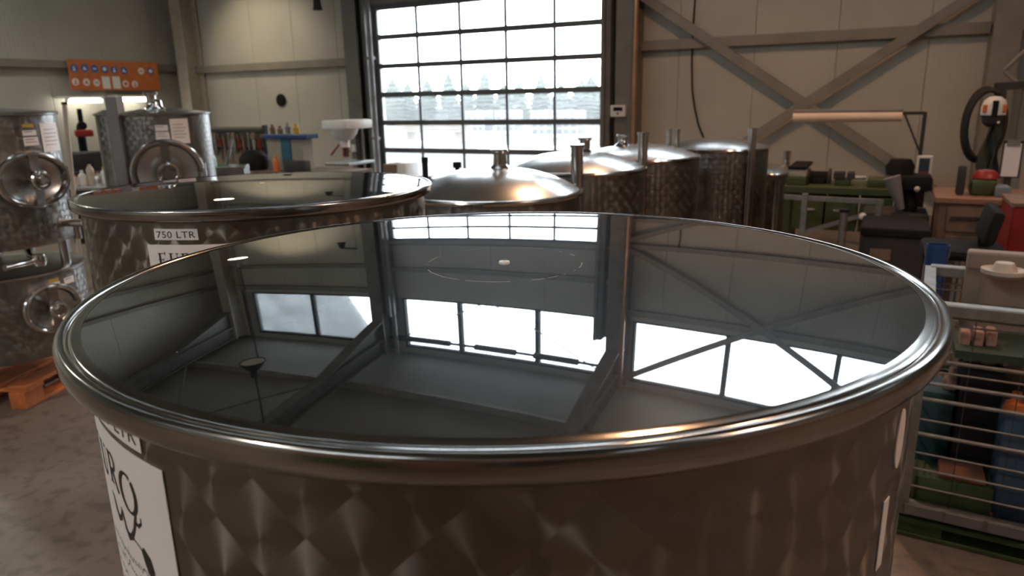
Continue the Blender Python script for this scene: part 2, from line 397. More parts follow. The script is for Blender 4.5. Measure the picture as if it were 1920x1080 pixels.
wq = struct(B('wall_rear', PANEL, None, ((GX-.15, RY-.15, 0), (EX+.15, RY, RZ0)), ((GX-.15, RY-.15, RZ1), (EX+.15, RY, 7.3)), ((GX-.15, RY-.15, RZ0), (RW[0], RY, RZ1)), ((RW[1], RY-.15, RZ0), (EX+.15, RY, RZ1))))
rw = struct(B('window_5', DGREY, None, ((RW[0], RY-.12, RZ0), (RW[1], RY, RZ0+.05)), ((RW[0], RY-.12, RZ1-.05), (RW[1], RY, RZ1))))
for k in range(8): x = RW[0]+(RW[1]-RW[0])*k/7; B('mullion', DGREY, rw, ((x-.045, RY-.1, RZ0+.03), (x+.045, RY+.02, RZ1-.03)))
for k in range(7): x = RW[0]+(RW[1]-RW[0])*k/7; B('pane', WPANE, rw, ((x+.045, RY-.07, RZ0+.05), (x+(RW[1]-RW[0])/7-.045, RY-.064, RZ1-.05)))
# steel frame
COLX = [-13.3, -8.8, -3.6, 1.2]
def ibeam(mb, p, q, depth, wd, t=.03, ref=(0, 1, 0)):
    p, q, ref = Vector(p), Vector(q), Vector(ref)
    d = (q-p).normalized(); a = (ref - d*ref.dot(d)).normalized()
    for s_ in (-1, 1): mb.bar(p+a*s_*(depth/2-t/2), q+a*s_*(depth/2-t/2), t, wd, a)
    mb.bar(p, q, depth-2*t, t*.6, a)
for i, x in enumerate(COLX):
    mb = MB(); ibeam(mb, (x, WY-.25, 0), (x, WY-.25, 7.0), .42, .3)
    mb.box((x, WY-.25, .015), (.42, .46, .03))
    mb.build('column', mat('beige_column_paint', (.42, .37, .3), .5) if i == 0 else STEELWORK if i == 3 else COLDARK, wb)
for a, b, z in ((GX, -8.95, 2.47), (-3.45, 1.05, 2.47), (1.35, EX, 2.47), (GX, -8.95, 4.4), (-3.45, 1.05, 3.42), (1.35, EX, 3.42), (-8.65, -3.75, 3.5), (-8.65, -3.75, 4.5), (-3.45, 1.05, 5.25), (GX, -8.95, 5.25)):
    mb = MB(); mb.b2((a, WY-.14, z), (b, WY-.002, z+.012)); mb.b2((a, WY-.14, z-.12), (b, WY-.128, z)); mb.b2((a, WY-.14, z-.13), (b, WY-.05, z-.12))
    mb.build('girt', STEELWORK, wb)
for z in (2.52, 4.5, 5.2):
    mb = MB(); mb.b2((GX+.002, RY, z), (GX+.14, WY-.1, z+.012)); mb.b2((GX+.128, RY, z-.12), (GX+.14, WY-.1, z))
    mb.build('girt', STEELWORK, wl)
def brace(p, q, yy=WY-.2):
    mb = MB(); p, q = Vector((p[0], yy, p[1])), Vector((q[0], yy, q[1]))
    mb.bar(p, q, .012, .13, (0, 1, 0))
    d = (q-p).normalized(); n = d.cross(Vector((0, 1, 0)))
    mb.bar(p+n*.06+Vector((0, .05, 0)), q+n*.06+Vector((0, .05, 0)), .1, .012, (0, 1, 0))
    return mb.build('cross_brace', STEELWORK, wb)
A1 = W(1215, 0, 1, WY-.2); A2 = W(1508, 195, 1, WY-.2); A3 = W(1810, 0, 1, WY-.2)
def ext(p, q, x): t = (x-p.x)/(q.x-p.x); return (x, p.z+(q.z-p.z)*t)
brace(ext(A1, A2, -3.5), ext(A1, A2, .95)); brace(ext(A2, A3, 1.1), ext(A2, A3, -3.2), WY-.216)
brace((-3.5, 6.8), (1.1, 3.45)); brace((-3.5, 3.45), (1.1, 6.8), WY-.216)
for p, q in (((-8.7, 6.75), (-6.3, 5.3)), ((-3.75, 6.75), (-6.1, 5.3))):
    MB().cyl((p[0], WY-.3, p[1]), (q[0], WY-.3, q[1]), .016, 8).build('tie_rod', STEELWORK, wb)
# roof
ce = struct(MB().add([(GX-.2, WY+.2, roofz(WY+.2)), (EX+.2, WY+.2, roofz(WY+.2)), (EX+.2, 2.14, roofz(2.14)), (GX-.2, 2.14, roofz(2.14)),
      (GX-.2, 1.86, roofz(1.86)), (EX+.2, 1.86, roofz(1.86)), (EX+.2, RY-.2, roofz(RY-.2)), (GX-.2, RY-.2, roofz(RY-.2))] +
     [(GX-.2, WY+.2, roofz(WY+.2)+.15), (EX+.2, WY+.2, roofz(WY+.2)+.15), (EX+.2, 2.14, roofz(2.14)+.15), (GX-.2, 2.14, roofz(2.14)+.15),
      (GX-.2, 1.86, roofz(1.86)+.15), (EX+.2, 1.86, roofz(1.86)+.15), (EX+.2, RY-.2, roofz(RY-.2)+.15), (GX-.2, RY-.2, roofz(RY-.2)+.15)],
     [q for o in (0, 4) for q in ((o, o+1, o+2, o+3), (o+11, o+10, o+9, o+8), (o, o+8, o+9, o+1), (o+1, o+9, o+10, o+2), (o+2, o+10, o+11, o+3), (o+3, o+11, o+8, o))]).build('ceiling', ROOF))
for i, x in enumerate(COLX + [6.1]):
    for s_ in (0, 1):
        ya, yb = (WY-.46, 2.0) if s_ == 0 else (RY+.1, 2.0)
        mb = MB(); ibeam(mb, (x, ya, roofz(ya)-.42), (x, yb, roofz(2)-.42), .4, .26, .03, (0, 0, 1))
        if s_ == 0:                        # haunch at the knee
            z0 = roofz(ya)-.6
            mb.add([(x-.02, ya+.02, z0-.55), (x-.02, ya-1.9, roofz(ya-1.9)-.6), (x-.02, ya+.02, z0), (x+.02, ya+.02, z0-.55), (x+.02, ya-1.9, roofz(ya-1.9)-.6), (x+.02, ya+.02, z0)],
                   [(0, 1, 2), (5, 4, 3), (0, 3, 4, 1), (1, 4, 5, 2), (2, 5, 3, 0)])
            mb.bar((x, ya+.02, z0-.55), (x, ya-1.9, roofz(ya-1.9)-.6), .03, .26)
        mb.build('rafter', COLDARK, ce)
for y in (9.6, 7.9, 6.2, 4.5, 2.9, 1.1, -.8, -2.6, -4.4, -6.0):
    B('purlin', STEELWORK, ce, ((GX, y-.04, roofz(y)-.19), (EX, y+.04, roofz(y)-.02)))
for a, b in (((-13.3, 9.5), (-8.8, 5.2)), ((-8.8, 9.5), (-13.3, 5.2)), ((-3.6, 9.5), (1.2, 5.2)), ((1.2, 9.5), (-3.6, 5.2))):
    MB().cyl((a[0], a[1], roofz(a[1])-.3), (b[0], b[1], roofz(b[1])-.3), .02, 8).build('roof_tie_rod', COLDARK, ce)
x = GX
while x < EX-.1:
    B('skylight_pane', SPANE, ce, ((x+.02, 1.8, roofz(2)+.1), (min(x+1.3, EX)-.02, 2.2, roofz(2)+.12)))
    x += 1.3
# clerestory windows
for i, (a, b) in enumerate(WIN):
    fr = struct(B('window_%d' % (i+1), DGREY, None, ((a, WY, WZ0), (b, WY+.12, WZ0+.05)), ((a, WY, WZ1-.05), (b, WY+.12, WZ1)), ((a, WY, WZ0), (a+.05, WY+.12, WZ1)), ((b-.05, WY, WZ0), (b, WY+.12, WZ1))))
    ms = [[-10.97], [-7.05, -5.3], [-1.72, 0.0], [3.0, 4.5]][i]
    for x in ms: B('mullion', DGREY, fr, ((x-.045, WY-.02, WZ0+.03), (x+.045, WY+.1, WZ1-.03)))
    xs = [a+.05] + ms + [b-.05]
    for x0, x1 in zip(xs, xs[1:]): B('pane', WPANE, fr, ((x0+.03, WY+.06, WZ0+.05), (x1-.03, WY+.066, WZ1-.05)))
# sectional door
door = struct(B('door_1', DARKSTEEL, None, ((DX0, WY-.1, 0), (DX0+.06, WY-.04, DZT)), ((DX1-.06, WY-.1, 0), (DX1, WY-.04, DZT)), ((DX0, WY-.12, DZT-.02), (DX1, WY-.02, DZT+.2))))
BZ = [.02] + [.27+.508*k for k in range(7)]
VX = [-8.50+.8925*k for k in range(6)]
for k, z in enumerate(BZ):
    B('section_rail', DARKSTEEL, door, ((DX0+.03, WY-.085, z-.045), (DX1-.03, WY-.035, z+.045)), bevel=.006)
for k in range(len(BZ)-1):
    z0, z1 = BZ[k]+.045, BZ[k+1]-.045
    for j, x in enumerate(VX):
        B('mullion', DARKSTEEL, door, ((x-(.022 if 0 < j < 5 else .04), WY-.08, z0), (x+(.022 if 0 < j < 5 else .04), WY-.04, z1)))
    for j in range(5):
        B('pane', PANE, door, ((VX[j]+.02, WY-.062, z0), (VX[j+1]-.02, WY-.056, z1)))
for x, s_ in ((DX0-.05, -1), (DX1+.06, 1)):
    mb = MB(); mb.b2((x-.05, WY-.3, 0), (x+.05, WY-.02, 5.9)); mb.b2((x-.03+.06*s_*-1, WY-.36, 0), (x+.03+.06*s_*-1, WY-.3, 5.9))
    mb.build('door_track', COLDARK, door)
mb = MB(); mb.cyl((DX0, WY-.35, 6.5), (DX1+.1, WY-.35, 6.5), .035, 12)
for a, b in ((-8.4, -7.1), (-6.5, -5.6), (-5.2, -4.3)): mb.cyl((a, WY-.35, 6.5), (b, WY-.35, 6.5), .075, 14)
mb.build('torsion_shaft', DGREY, door, smooth=True)
# pipe, conduit and cable on the wall
mb = MB(); mb.cyl((-3.41, WY-.57, 0), (-3.41, WY-.57, 6.9), .036, 14)
for z in (.9, 2.4, 4.2, 5.9): mb.cyl((-3.41, WY-.57, z), (-3.41, WY-.57, z+.05), .046, 14)
pp = mb.build('copper_pipe', COPPER, None, smooth=True); tag(pp, 'copper brown vertical pipe beside the dark column right of the door', 'pipe')
a = W(688, 0, 1, WY-.52)
mb = MB(); mb.cyl((a.x, WY-.52, 0), (a.x, WY-.52, 6.9), .04, 12)
for z in (1.0, 2.4, 4.4): mb.b2((a.x-.06, WY-.57, z), (a.x+.06, WY-.47, z+.05))
pp = mb.build('drain_pipe', GREYP, None, smooth=True); tag(pp, 'grey vertical pipe on the dark column left of the door', 'pipe')
pts = [W(x, y, 1, WY-.03) for x, y in ((1303, -60), (1303, 0), (1299, 60), (1297, 120), (1298, 170), (1303, 205), (1310, 235), (1321, 262), (1330, 300))]
pp = MB().tube(pts, .014, 6).build('wall_cable', BLACK, None, smooth=True); tag(pp, 'thin black cable hanging down the brown wall', 'cable')

# ------------------------------------------------------------------ the big mirror-lidded tanks
def WA(a): return a - 90 - math.degrees(TH)      # angle on a tank seen from the camera (0 = front, + = right) -> world degrees
def euro_print(k=1.0):
    def sc(l): return [(x*k, y*k) for x, y in l]
    L = []
    def st_(p, wd): L.append(stroke(sc(p), [q*k*1.3 for q in wd] if isinstance(wd, list) else wd*k*1.15))
    x = .026; b = -.052; h = .031                # serif capitals E U R
    st_([(x+.005, b), (x+.005, b+h)], .0045)
    for yy, l in ((b, .02), (b+h*.52, .014), (b+h, .019)): st_([(x, yy), (x+l, yy)], .0016)
    for yy, l in ((b, .02), (b+h, .019)): st_([(x+l, yy-.004), (x+l, yy+.004)], .0018)
    st_([(x+.014, b+h*.52-.003), (x+.014, b+h*.52+.003)], .0016)
    x = .055
    st_([(x+.005, b+h), (x+.005, b+.01)] + arc(x+.0125, b+.0095, .0075, .0095, 180, 300, 8), .0042)
    st_(arc(x+.0125, b+.0095, .0085, .0095, 290, 360, 6) + [(x+.021, b+h)], .0017)
    st_([(x, b+h), (x+.011, b+h)], .0016); st_([(x+.017, b+h), (x+.025, b+h)], .0016)
    x = .086
    st_([(x+.005, b), (x+.005, b+h)], .0045); st_([(x, b), (x+.011, b)], .0016); st_([(x, b+h), (x+.013, b+h)], .0016)
    st_([(x+.006, b+h)] + arc(x+.012, b+h*.74, .0085, h*.26, 90, -90, 12) + [(x+.006, b+h*.48)], [.0016]*2 + [.003]*11 + [.0016]*2)
    st_([(x+.011, b+h*.48), (x+.022, b-.006)], .004)
    st_(arc(.136, b+.006, .017, .019, 60, 410, 28), [.0018+.0035*abs(math.cos(R(60+350*i/28))) for i in range(29)])   # big loop O
    def sw(p, wd): st_([(x_, b-.002+(y_-b)*.62) for x_, y_ in p], wd)
    sw([(.148, b-.01), (.143, b-.028), (.137, b-.045), (.128, b-.062), (.119, b-.068), (.113, b-.058), (.11, b-.036), (.107, b-.028)], [.002, .004, .003, .005, .007, .004, .0025, .0015])
    sw([(.109, b-.03), (.102, b-.05), (.094, b-.055), (.088, b-.045), (.084, b-.025), (.079, b-.02)], [.0015, .004, .006, .005, .003, .0012])
    sw([(.143, b-.028), (.15, b-.03), (.157, b-.022), (.158, b-.012)], [.0035, .003, .002, .001])
    sw([(.128, b-.062), (.14, b-.066), (.152, b-.072)], .0012)
    sw([(.15, b-.066), (.158, b-.08), (.163, b-.098)], [.006, .013, .011]); sw([(.163, b-.098), (.167, b-.115)], [.009, .004])
    g = []
    rnd = random.Random(4)
    for i, yy in enumerate((-.122, -.138, -.156, -.172, -.188, -.205, -.222, -.24, -.258)):   # rows of small script
        x = .035 + (.012 if i % 2 else 0); pts = []
        while x < (.175 if i < 2 else .15):
            pts.append((x, yy + rnd.uniform(-.003, .004) + (.006 if rnd.random() < .15 else 0))); x += .0022
        g.append(stroke(sc(pts), .0011*k))
    return join2(L), join2(g)
def big_tank(label, loc, lidz, a_lab, a_vol, voltxt, vol_top, lab_top, tilt=0.0, extra=False):
    t = thing('storage_tank', label, 'tank', (loc.x, loc.y, 0), 0, 'mirror-lidded storage tanks')
    rb, H = .475, lidz
    b = MB().lathe([(0, .33), (.3, .315), (.44, .335), (.47, .35), (rb, .37)] + [(rb, .37+(H-.03-.37)*i/20) for i in range(1, 21)], 160, cell=.058)
    b.build('body', MARB, t, smooth=True)
    lid = [(0, .0096)] + [(.4765*i/16, .0096-(.4765*i/16)**2/22.04) for i in range(1, 17)]
    lo = MB().lathe(lid, 192).build('lid', LID, t, smooth=True, loc=(0, 0, H)); lo.rotation_euler = (tilt, 0, 0)
    rv = MB().lathe([(.0018, .0), (.0026, .0012), (.0045, .0022), (.0066, .0018), (.0074, .0)], 24, (0, 0, .0096))
    rv.build('rivet', WHITE, lo, smooth=True)
    prof = [(.4758, -.0004), (.479, -.0012), (.483, -.0012), (.4865, -.0018), (.4872, -.0026)]
    prof += [(.4935+.0065*math.cos(R(a)), -.0065+.0065*math.sin(R(a))) for a in range(150, -1, -12)]
    prof += [(.5, -.012), (.4995, -.018), (.497, -.0235), (.492, -.0275), (.485, -.030), (.478, -.031), (.4755, -.033)]
    rm = MB().lathe(prof, 192).build('lid_rim', RIM, t, smooth=True, loc=(0, 0, H), ang=70); rm.rotation_euler = (tilt, 0, 0)
    la = MB().patch((0, 0), rb, WA(a_lab), WA(a_lab)+math.degrees(.21/rb), lab_top-.297, lab_top, 16).build('label', PAPER, t)
    (v, f_), (v2, f2) = euro_print()
    MB().add(wrap(v, (0, 0), rb+.0016, WA(a_lab), lab_top), f_).build('print', INK, la, clean=False)
    MB().add(wrap(v2, (0, 0), rb+.0016, WA(a_lab), lab_top), f2).build('print', INKG, la, clean=False)
    lv = MB().patch((0, 0), rb, WA(a_vol), WA(a_vol)+math.degrees(.109/rb), vol_top-.0265, vol_top, 10).build('volume_label', PAPER, t)
    v, f_ = text_mesh(voltxt, .0225, 1.0, 0, 1.05); wd = max(q[0] for q in v); v = [(x*.098/wd+.005, y) for x, y in v]
    MB().add(wrap(v, (0, 0), rb+.0016, WA(a_vol), vol_top-.0212), f_).build('print', INK, lv, clean=False)
    for i in range(3):
        a = R(WA(30+120*i)); x, y = math.cos(a), math.sin(a)
        mb = MB(); mb.cyl((x*.4, y*.4, .03), (x*.4, y*.4, .42), .03, 16); mb.cyl((x*.4, y*.4, 0), (x*.4, y*.4, .03), .055, 16)
        mb.build('leg', STEEL, t, smooth=True)
    if extra:
        vs = []
        pts = arc(0, 0, .012, .029, 0, 360, 24)[:-1]
        w0 = wrap(pts, (0, 0), rb+.0016, WA(48.3), 1.3485); w1 = wrap(pts, (0, 0), rb+.0003, WA(48.3), 1.3485); n = len(pts)
        MB().add(w0+w1, [tuple(range(n))] + [(i, n+i, n+(i+1) % n, (i+1) % n) for i in range(n)]).build('oval_sticker', PAPER, t)
        MB().patch((0, 0), rb, WA(45.2), WA(46.9), 1.225, 1.296, 4).build('strip_sticker', PAPER, t)
        v = MB().cyl((0, 0, 0), (0, 0, .05), .02, 16)
    a = R(WA(150)); x, y = math.cos(a), math.sin(a)
    mb = MB(); mb.cyl((x*.46, y*.46, .45), (x*.54, y*.54, .45), .025, 16); mb.cyl((x*.54, y*.54, .45), (x*.56, y*.56, .45), .04, 16)
    mb.build('outlet_valve', STEEL, t, smooth=True)
    return t
big_tank('large stainless tank in the foreground with a mirror polished lid', c2w(-.0093, .9016), 1.4376, -59.9, -51.2, '750 LTR', 1.4055, 1.3725, 0, True)
big_tank('stainless tank with mirror lid labelled 750 LTR, behind the foreground tank', c2w(-.735, 2.135), 1.4165, -16.1, -13.2, '750 LTR', 1.373, 1.335, R(-.4))

# ------------------------------------------------------------------ the row of dome-topped tanks
def dome_tank(label, c, r, z_rim, rise, neck=None, legs=(), cover=.15):
    t = thing('dome_top_tank', label, 'tank', (c.x, c.y, 0), 0, 'dome-topped tanks in a row towards the door')
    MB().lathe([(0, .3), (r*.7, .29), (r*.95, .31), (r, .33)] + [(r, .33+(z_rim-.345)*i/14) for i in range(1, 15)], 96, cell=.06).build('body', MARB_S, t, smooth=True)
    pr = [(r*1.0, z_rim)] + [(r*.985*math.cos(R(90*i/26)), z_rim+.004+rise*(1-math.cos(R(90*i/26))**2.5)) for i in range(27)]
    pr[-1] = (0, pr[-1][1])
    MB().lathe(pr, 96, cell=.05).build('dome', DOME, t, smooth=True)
    MB().lathe([(r-.004, z_rim-.02), (r+.008, z_rim-.016), (r+.013, z_rim-.004), (r+.009, z_rim+.006), (r-.006, z_rim+.008)], 96).build('rim', STEEL, t, smooth=True)
    if neck:
        nx, ny, zt = neck; z0 = z_rim+rise*.92
        prn = [(.08, -.015), (.055, .012), (.036, .03), (.033, (zt-z0)*.6), (.033, zt-z0-.022), (.042, zt-z0-.02), (.047, zt-z0-.008), (.042, zt-z0), (0, zt-z0)]
        MB().lathe(prn, 24, (nx, ny, z0)).build('neck', STEEL, t, smooth=True)
    for a, z0, z1, rr in legs:
        x, y = math.cos(a), math.sin(a)
        mb = MB(); mb.cyl((x*(r+.035), y*(r+.035), z0), (x*(r+.035), y*(r+.035), z1), rr, 16); mb.cyl((x*(r+.035), y*(r+.035), z1-.012), (x*(r+.035), y*(r+.035), z1+.004), rr*1.2, 16)
        mb.cyl((x*(r+.035), y*(r+.035), 0), (x*(r+.035), y*(r+.035), .02), .05, 16)
        lg = mb.build('leg', STEEL, t, smooth=True)
        for z in (.45, z_rim-.08): MB().box((x*(r+.012), y*(r+.012), z), (.07, .03, .05), Matrix.Rotation(a-PI/2, 3, 'Z')).build('bracket', STEEL, lg)
    return t
def leg_at(c, r, px, front, py=300):               # angle at which a leg just outside the tank wall shows at pixel column px
    d = ray(px, py); d = Vector((d.x, d.y)).normalized(); cc = Vector((c.x, c.y)); b = d.dot(cc)
    q = (r+.035)**2 - (cc.length_squared - b*b)
    s_ = math.sqrt(max(q, 0)); p = d*(b - s_ if front else b + s_) - cc
    return math.atan2(p.y, p.x)
DT = []
for k, (cx_, cy_, r, rim, apex, nk, legs, lab) in enumerate([
    (-.09, 3.645, .45, (922, 381), (930, 316), (937, 279), ((1082, 272, 0),), 'dome-topped steel tank nearest the foreground tank, right of the 750 LTR tank'),
    (.4275, 4.70, .45, (1083, 327), (1090, 285), (1097, 257), ((1205, 249, 0),), 'second dome-topped steel tank of the row, in front of the right door edge'),
    (.99, 5.535, .45, (1205, 302), (1205, 272), (1168, 252), ((1253, 243, 0), (1268, 243, 0)), 'third dome-topped steel tank, with two thin posts rising behind its dome'),
    (1.845, 6.48, .45, (1345, 283), (1345, 259), None, ((1408, 241, 1),), 'fourth dome-topped steel tank, with one long post down its front'),
    (2.56, 7.25, .32, (1445, 327), (1430, 308), None, ((1475, 284, 0),), 'small low dome-topped tank at the right end of the tank row')]):
    c = c2w(cx_, cy_); d = math.hypot(cx_, cy_)
    zr = Wd(*rim, d-r).z; za = Wd(*apex, d).z
    neck = None
    if nk:
        p = Wd(*nk, d); neck = (p.x-c.x, p.y-c.y, p.z)
    lg = []
    for px, pyt, fr in legs:
        a = leg_at(c, r, px, fr); pos = Vector((c.x+(r+.035)*math.cos(a), c.y+(r+.035)*math.sin(a)))
        lg.append((a, 0, Wd(px, pyt, pos.length).z, .033 if px not in (1253, 1268) else .02))
    base = lg[0][0]
    for j in (1, 2):
        if len(lg) < 3: lg.append((base + j*2*PI/3*(1 if k != 2 else 1), 0, zr-.06, .024))
    dt = dome_tank(lab, c, r, zr, max(.05, za-zr), neck, lg[:3])
    if k == 0:
        for px, py, pb, rr_, kn in ((857, 304, 326, .012, .024), (796, 295, 335, .016, .018)):   # dark vent valves on the far side of the dome
            p = Wd(px, py, d+.3); q = Wd(px, pb, d+.3); mb = MB(); mb.cyl((p.x-c.x, p.y-c.y, zr-.02 if px == 796 else q.z-.05), (p.x-c.x, p.y-c.y, p.z), rr_, 12); mb.cyl((p.x-c.x, p.y-c.y, p.z-.03), (p.x-c.x, p.y-c.y, p.z), kn, 14)
            mb.build('vent_valve', BLACK, dt, smooth=True)

# ------------------------------------------------------------------ smaller tanks with round manways
def manway(t, c, r, ang, z, rx, rz, open_=False):
    o = Vector((math.cos(ang), math.sin(ang), 0)); tx = Vector((-o.y, o.x, 0)); up_ = Vector((0, 0, 1))
    p0 = Vector((0, 0, z)) + o*(r-.02)
    def ell(s_, out, n=40): return [p0 + tx*(rx*s_*math.cos(2*PI*i/n)) + up_*(rz*s_*math.sin(2*PI*i/n)) + o*out for i in range(n)]
    def cone(name, m_, rings, cap=True):
        n = 40; vs = []; 
        for s_, out in rings: vs += ell(s_, out)
        fs = [(i*n+j, i*n+(j+1) % n, (i+1)*n+(j+1) % n, (i+1)*n+j) for i in range(len(rings)-1) for j in range(n)]
        if cap: fs.append(tuple((len(rings)-1)*n+j for j in range(n)))
        return MB().add(vs, fs).build(name, m_, t, smooth=True)
    mw = cone('manway_frame', STEEL, [(.94, -.03), (1.0, .05), (1.04, .085), (1.02, .1), (.95, .1), (.9, .085)], False)
    MB().tube(ell(1.03, .09), .014, 8, True).build('clamp_ring', STEEL, mw, smooth=True)
    cone('manway_door', SATIN, [(.93, .07), (.88, .082), (.8, .075), (.5, .06), (.15, .055)])
    hub = p0 + o*.15
    mb = MB(); mb.bar(p0 + up_*rz*1.02 + o*.11, p0 - up_*rz*1.02 + o*.11, .02, .05, o); mb.cyl(p0 + o*.06, hub, .018, 14)
    mb.build('clamp_arm', STEEL, t)
    n = 28; rw = min(rx, rz)*.3
    w_ = MB().tube([hub + (tx*math.cos(2*PI*i/n) + up_*math.sin(2*PI*i/n))*rw for i in range(n)], .013, 8, True)
    w_.cyl(hub-o*.02, hub+o*.02, rw*.45, 20); w_.bar(hub-tx*rw, hub+tx*rw, .014, .014)
    w_.build('hand_wheel', STEEL, t, smooth=True)
    mb = MB(); mb.cyl(p0 + tx*rx*1.06 + up_*.05 + o*.05, p0 + tx*rx*1.06 - up_*.05 + o*.05, .018, 12); mb.bar(p0+tx*rx*1.06+o*.06, p0+tx*rx*.9+o*.1, .03, .03)
    mb.build('hinge', STEEL, t)
def small_tank(label, c, r, z0, z1, mz=None, rx=.2, rz=.16, moff=8, stick=(), neck=True, legs=True, grp='small tanks with round manways'):
    t = thing('manway_tank', label, 'tank', (c.x, c.y, 0), 0, grp)
    MB().lathe([(0, z0+.04), (r*.8, z0+.02), (r*.97, z0+.02), (r, z0+.05)] + [(r, z0+.05+(z1-z0-.06)*i/12) for i in range(1, 13)], 80, cell=.05).build('body', MARB_S, t, smooth=True)
    MB().lathe([(r, z1-.012), (r+.014, z1-.008), (r+.016, z1+.003), (r+.004, z1+.008), (r*.9, z1+.012), (r*.4, z1+.035), (0, z1+.04)], 80).build('lid', SATIN, t, smooth=True)
    f0 = math.atan2(-c.y, -c.x)
    if mz is not None: manway(t, c, r, f0+R(moff), mz, rx, rz)
    for px0, px1, py0, py1, m_, pr in stick:
        a = math.degrees(leg_at(c, r-.035, px0, True, py0)); w_ = (math.degrees(leg_at(c, r-.035, px1, True, py0))-a) % 360*PI/180*r
        dd = math.hypot(c.x+r*math.cos(R(a)), c.y+r*math.sin(R(a))); zt = Wd(px0, py0, dd).z; h = zt-Wd(px0, py1, dd).z
        s_ = MB().patch((0, 0), r, a, a+math.degrees(w_/r), zt-h, zt, 6).build('sticker', m_, t)
        if pr:
            mb = MB()
            for i in range(pr): mb.patch((0, 0), r+.0012, a+math.degrees(w_/r)*.12, a+math.degrees(w_/r)*(.85 if i % 2 else .7), zt-h*(.22+.66*i/pr)-.003, zt-h*(.22+.66*i/pr), 4)
            mb.build('print', INKG, s_)
    if neck:
        x, y = neck if isinstance(neck, tuple) else (0, 0)
        MB().lathe([(.07, .0), (.04, .03), (.034, .05), (.036, .11), (.05, .115), (.052, .13), (.044, .135), (0, .135)], 24, (x, y, z1+.028)).build('neck', STEEL, t, smooth=True)
        mb = MB(); mb.tube([(x+.05, y, z1+.1), (x+.1, y, z1+.09), (x+.13, y-.02, z1+.05), (x+.16, y-.02, z1+.03)], .012, 8); mb.build('clamp_lever', STEEL, t, smooth=True)
    if legs:
        for i in range(3):
            a = f0+R(60+120*i); x, y = math.cos(a)*(r-.04), math.sin(a)*(r-.04)
            mb = MB(); mb.cyl((x, y, legs if legs is not True else 0), (x, y, z0+.06), .024, 12); mb.build('leg', STEEL, t, smooth=True)
    return t
RS = .41
dS = 4.95; rr_ = ray(110, 250); a_ = math.atan2(rr_.y, rr_.x)+math.asin(.40/dS); cS = Vector((math.cos(a_), math.sin(a_), 0))*dS
zt = Wd(60, 213, 4.6).z; zb = Wd(60, 472, 4.6).z
zl = Wd(60, 522, 4.5).z; zlb = Wd(60, 690, 4.5).z
zm = Wd(65, 338, 4.5).z; zm2 = Wd(95, 580, 4.5).z
A_ = W(58, 768, 2, 0); e1_ = (W(140, 722, 2, 0)-A_).normalized(); e2_ = Vector((-e1_.y, e1_.x, 0))
pc_ = A_ + e1_*.6 + e2_*.4
pal = thing('orange_pallet', 'orange wooden pallet on the floor under the stacked tanks', 'pallet', (pc_.x, pc_.y, 0), math.atan2(e1_.y, e1_.x))
for i in range(5): B('deck_board', ORWOOD, pal, ((-.6, -.4+.17*i, .122), (.6, -.4+.17*i+.12, .144)), bevel=.003)
for y in (-.33, 0, .33):
    B('bottom_board', ORWOOD, pal, ((-.6, y-.05, 0), (.6, y+.05, .022)), bevel=.003)
    for x in (-.53, 0, .53): B('block', ORWOOD, pal, ((x-.07, y-.05, .022), (x+.07, y+.05, .1)), bevel=.003)
for x in (-.53, 0, .53): B('stringer_board', ORWOOD, pal, ((x-.06, -.4, .1), (x+.06, .4, .122)), bevel=.003)
def moff(c, r, px, py): return math.degrees((leg_at(c, r-.035, px, True, py)-math.atan2(-c.y, -c.x)+PI) % (2*PI)-PI)
small_tank('lower tank with round manway on the orange pallet at the left edge', cS, RS, zlb, zl, zm2, .135, .12, moff(cS, RS+.05, 96, 578),
    [(86, 113, 533, 545, PAPER, 2), (119, 138, 522, 534, PAPER, 1), (90, 110, 525, 531, YELLOW, 0)], neck=False, legs=.144)
ut = small_tank('upper stacked tank with round manway and paper stickers at the left edge', cS, RS-.01, zb, zt, zm, .175, .13, moff(cS, RS+.05, 62, 338),
    [(41, 67, 245, 255, PAPER, 1), (43, 71, 258, 274, PAPER, 2), (73, 104, 231, 286, PAPER, 5), (40, 62, 233, 239, YELLOW, 0)], neck=(.02, .05), legs=zl+.01)
av = leg_at(cS, RS-.04, 122, True, 425); o_ = Vector((math.cos(av), math.sin(av), 0)); zv = Wd(122, 424, 4.6).z
MB().cyl(o_*(RS-.03)+Vector((0, 0, zv)), o_*(RS+.1)+Vector((0, 0, zv)), .022, 14).build('side_valve', STEEL, ut, smooth=True)
MB().cyl(o_*(RS+.06)+Vector((0, 0, zv-.09)), o_*(RS+.06)+Vector((0, 0, zv)), .017, 12).build('valve_outlet', STEEL, ut, smooth=True)
av = leg_at(cS, RS-.04, 75, True, 478); o_ = Vector((math.cos(av), math.sin(av), 0)); tn = Vector((-o_.y, o_.x, 0)); zv = zb-.03
MB().tube([o_*(RS-.12)+Vector((0, 0, zb+.02)), o_*(RS-.1)+Vector((0, 0, zv)), o_*(RS-.02)+Vector((0, 0, zv-.02)), o_*(RS+.02)-tn*.2+Vector((0, 0, zv-.02))], .016, 10).build('outlet_pipe', STEEL, ut, smooth=True)
MB().lathe([(0, -.03), (.028, -.03), (.034, 0), (.028, .03), (0, .03)], 16).build('outlet_valve', STEEL, ut, smooth=True, loc=o_*(RS-.02)+Vector((0, 0, zv-.02)))
cM = Wd(312, 300, 6.4); cM = Vector((cM.x, cM.y, 0)); dM = 6.04
RM = .355
zt = Wd(300, 213, dM+.3).z; zm = Wd(313, 322, dM).z
small_tank('marbled tank with large round manway behind the 750 LTR tank', cM, RM, .3, zt, zm, .235, .225, 0,
    [(290, 314, 235, 246, PAPER, 1), (291, 317, 248, 262, PAPER, 2), (317, 351, 223, 270, PAPER, 5)], neck=(.0, -.06))
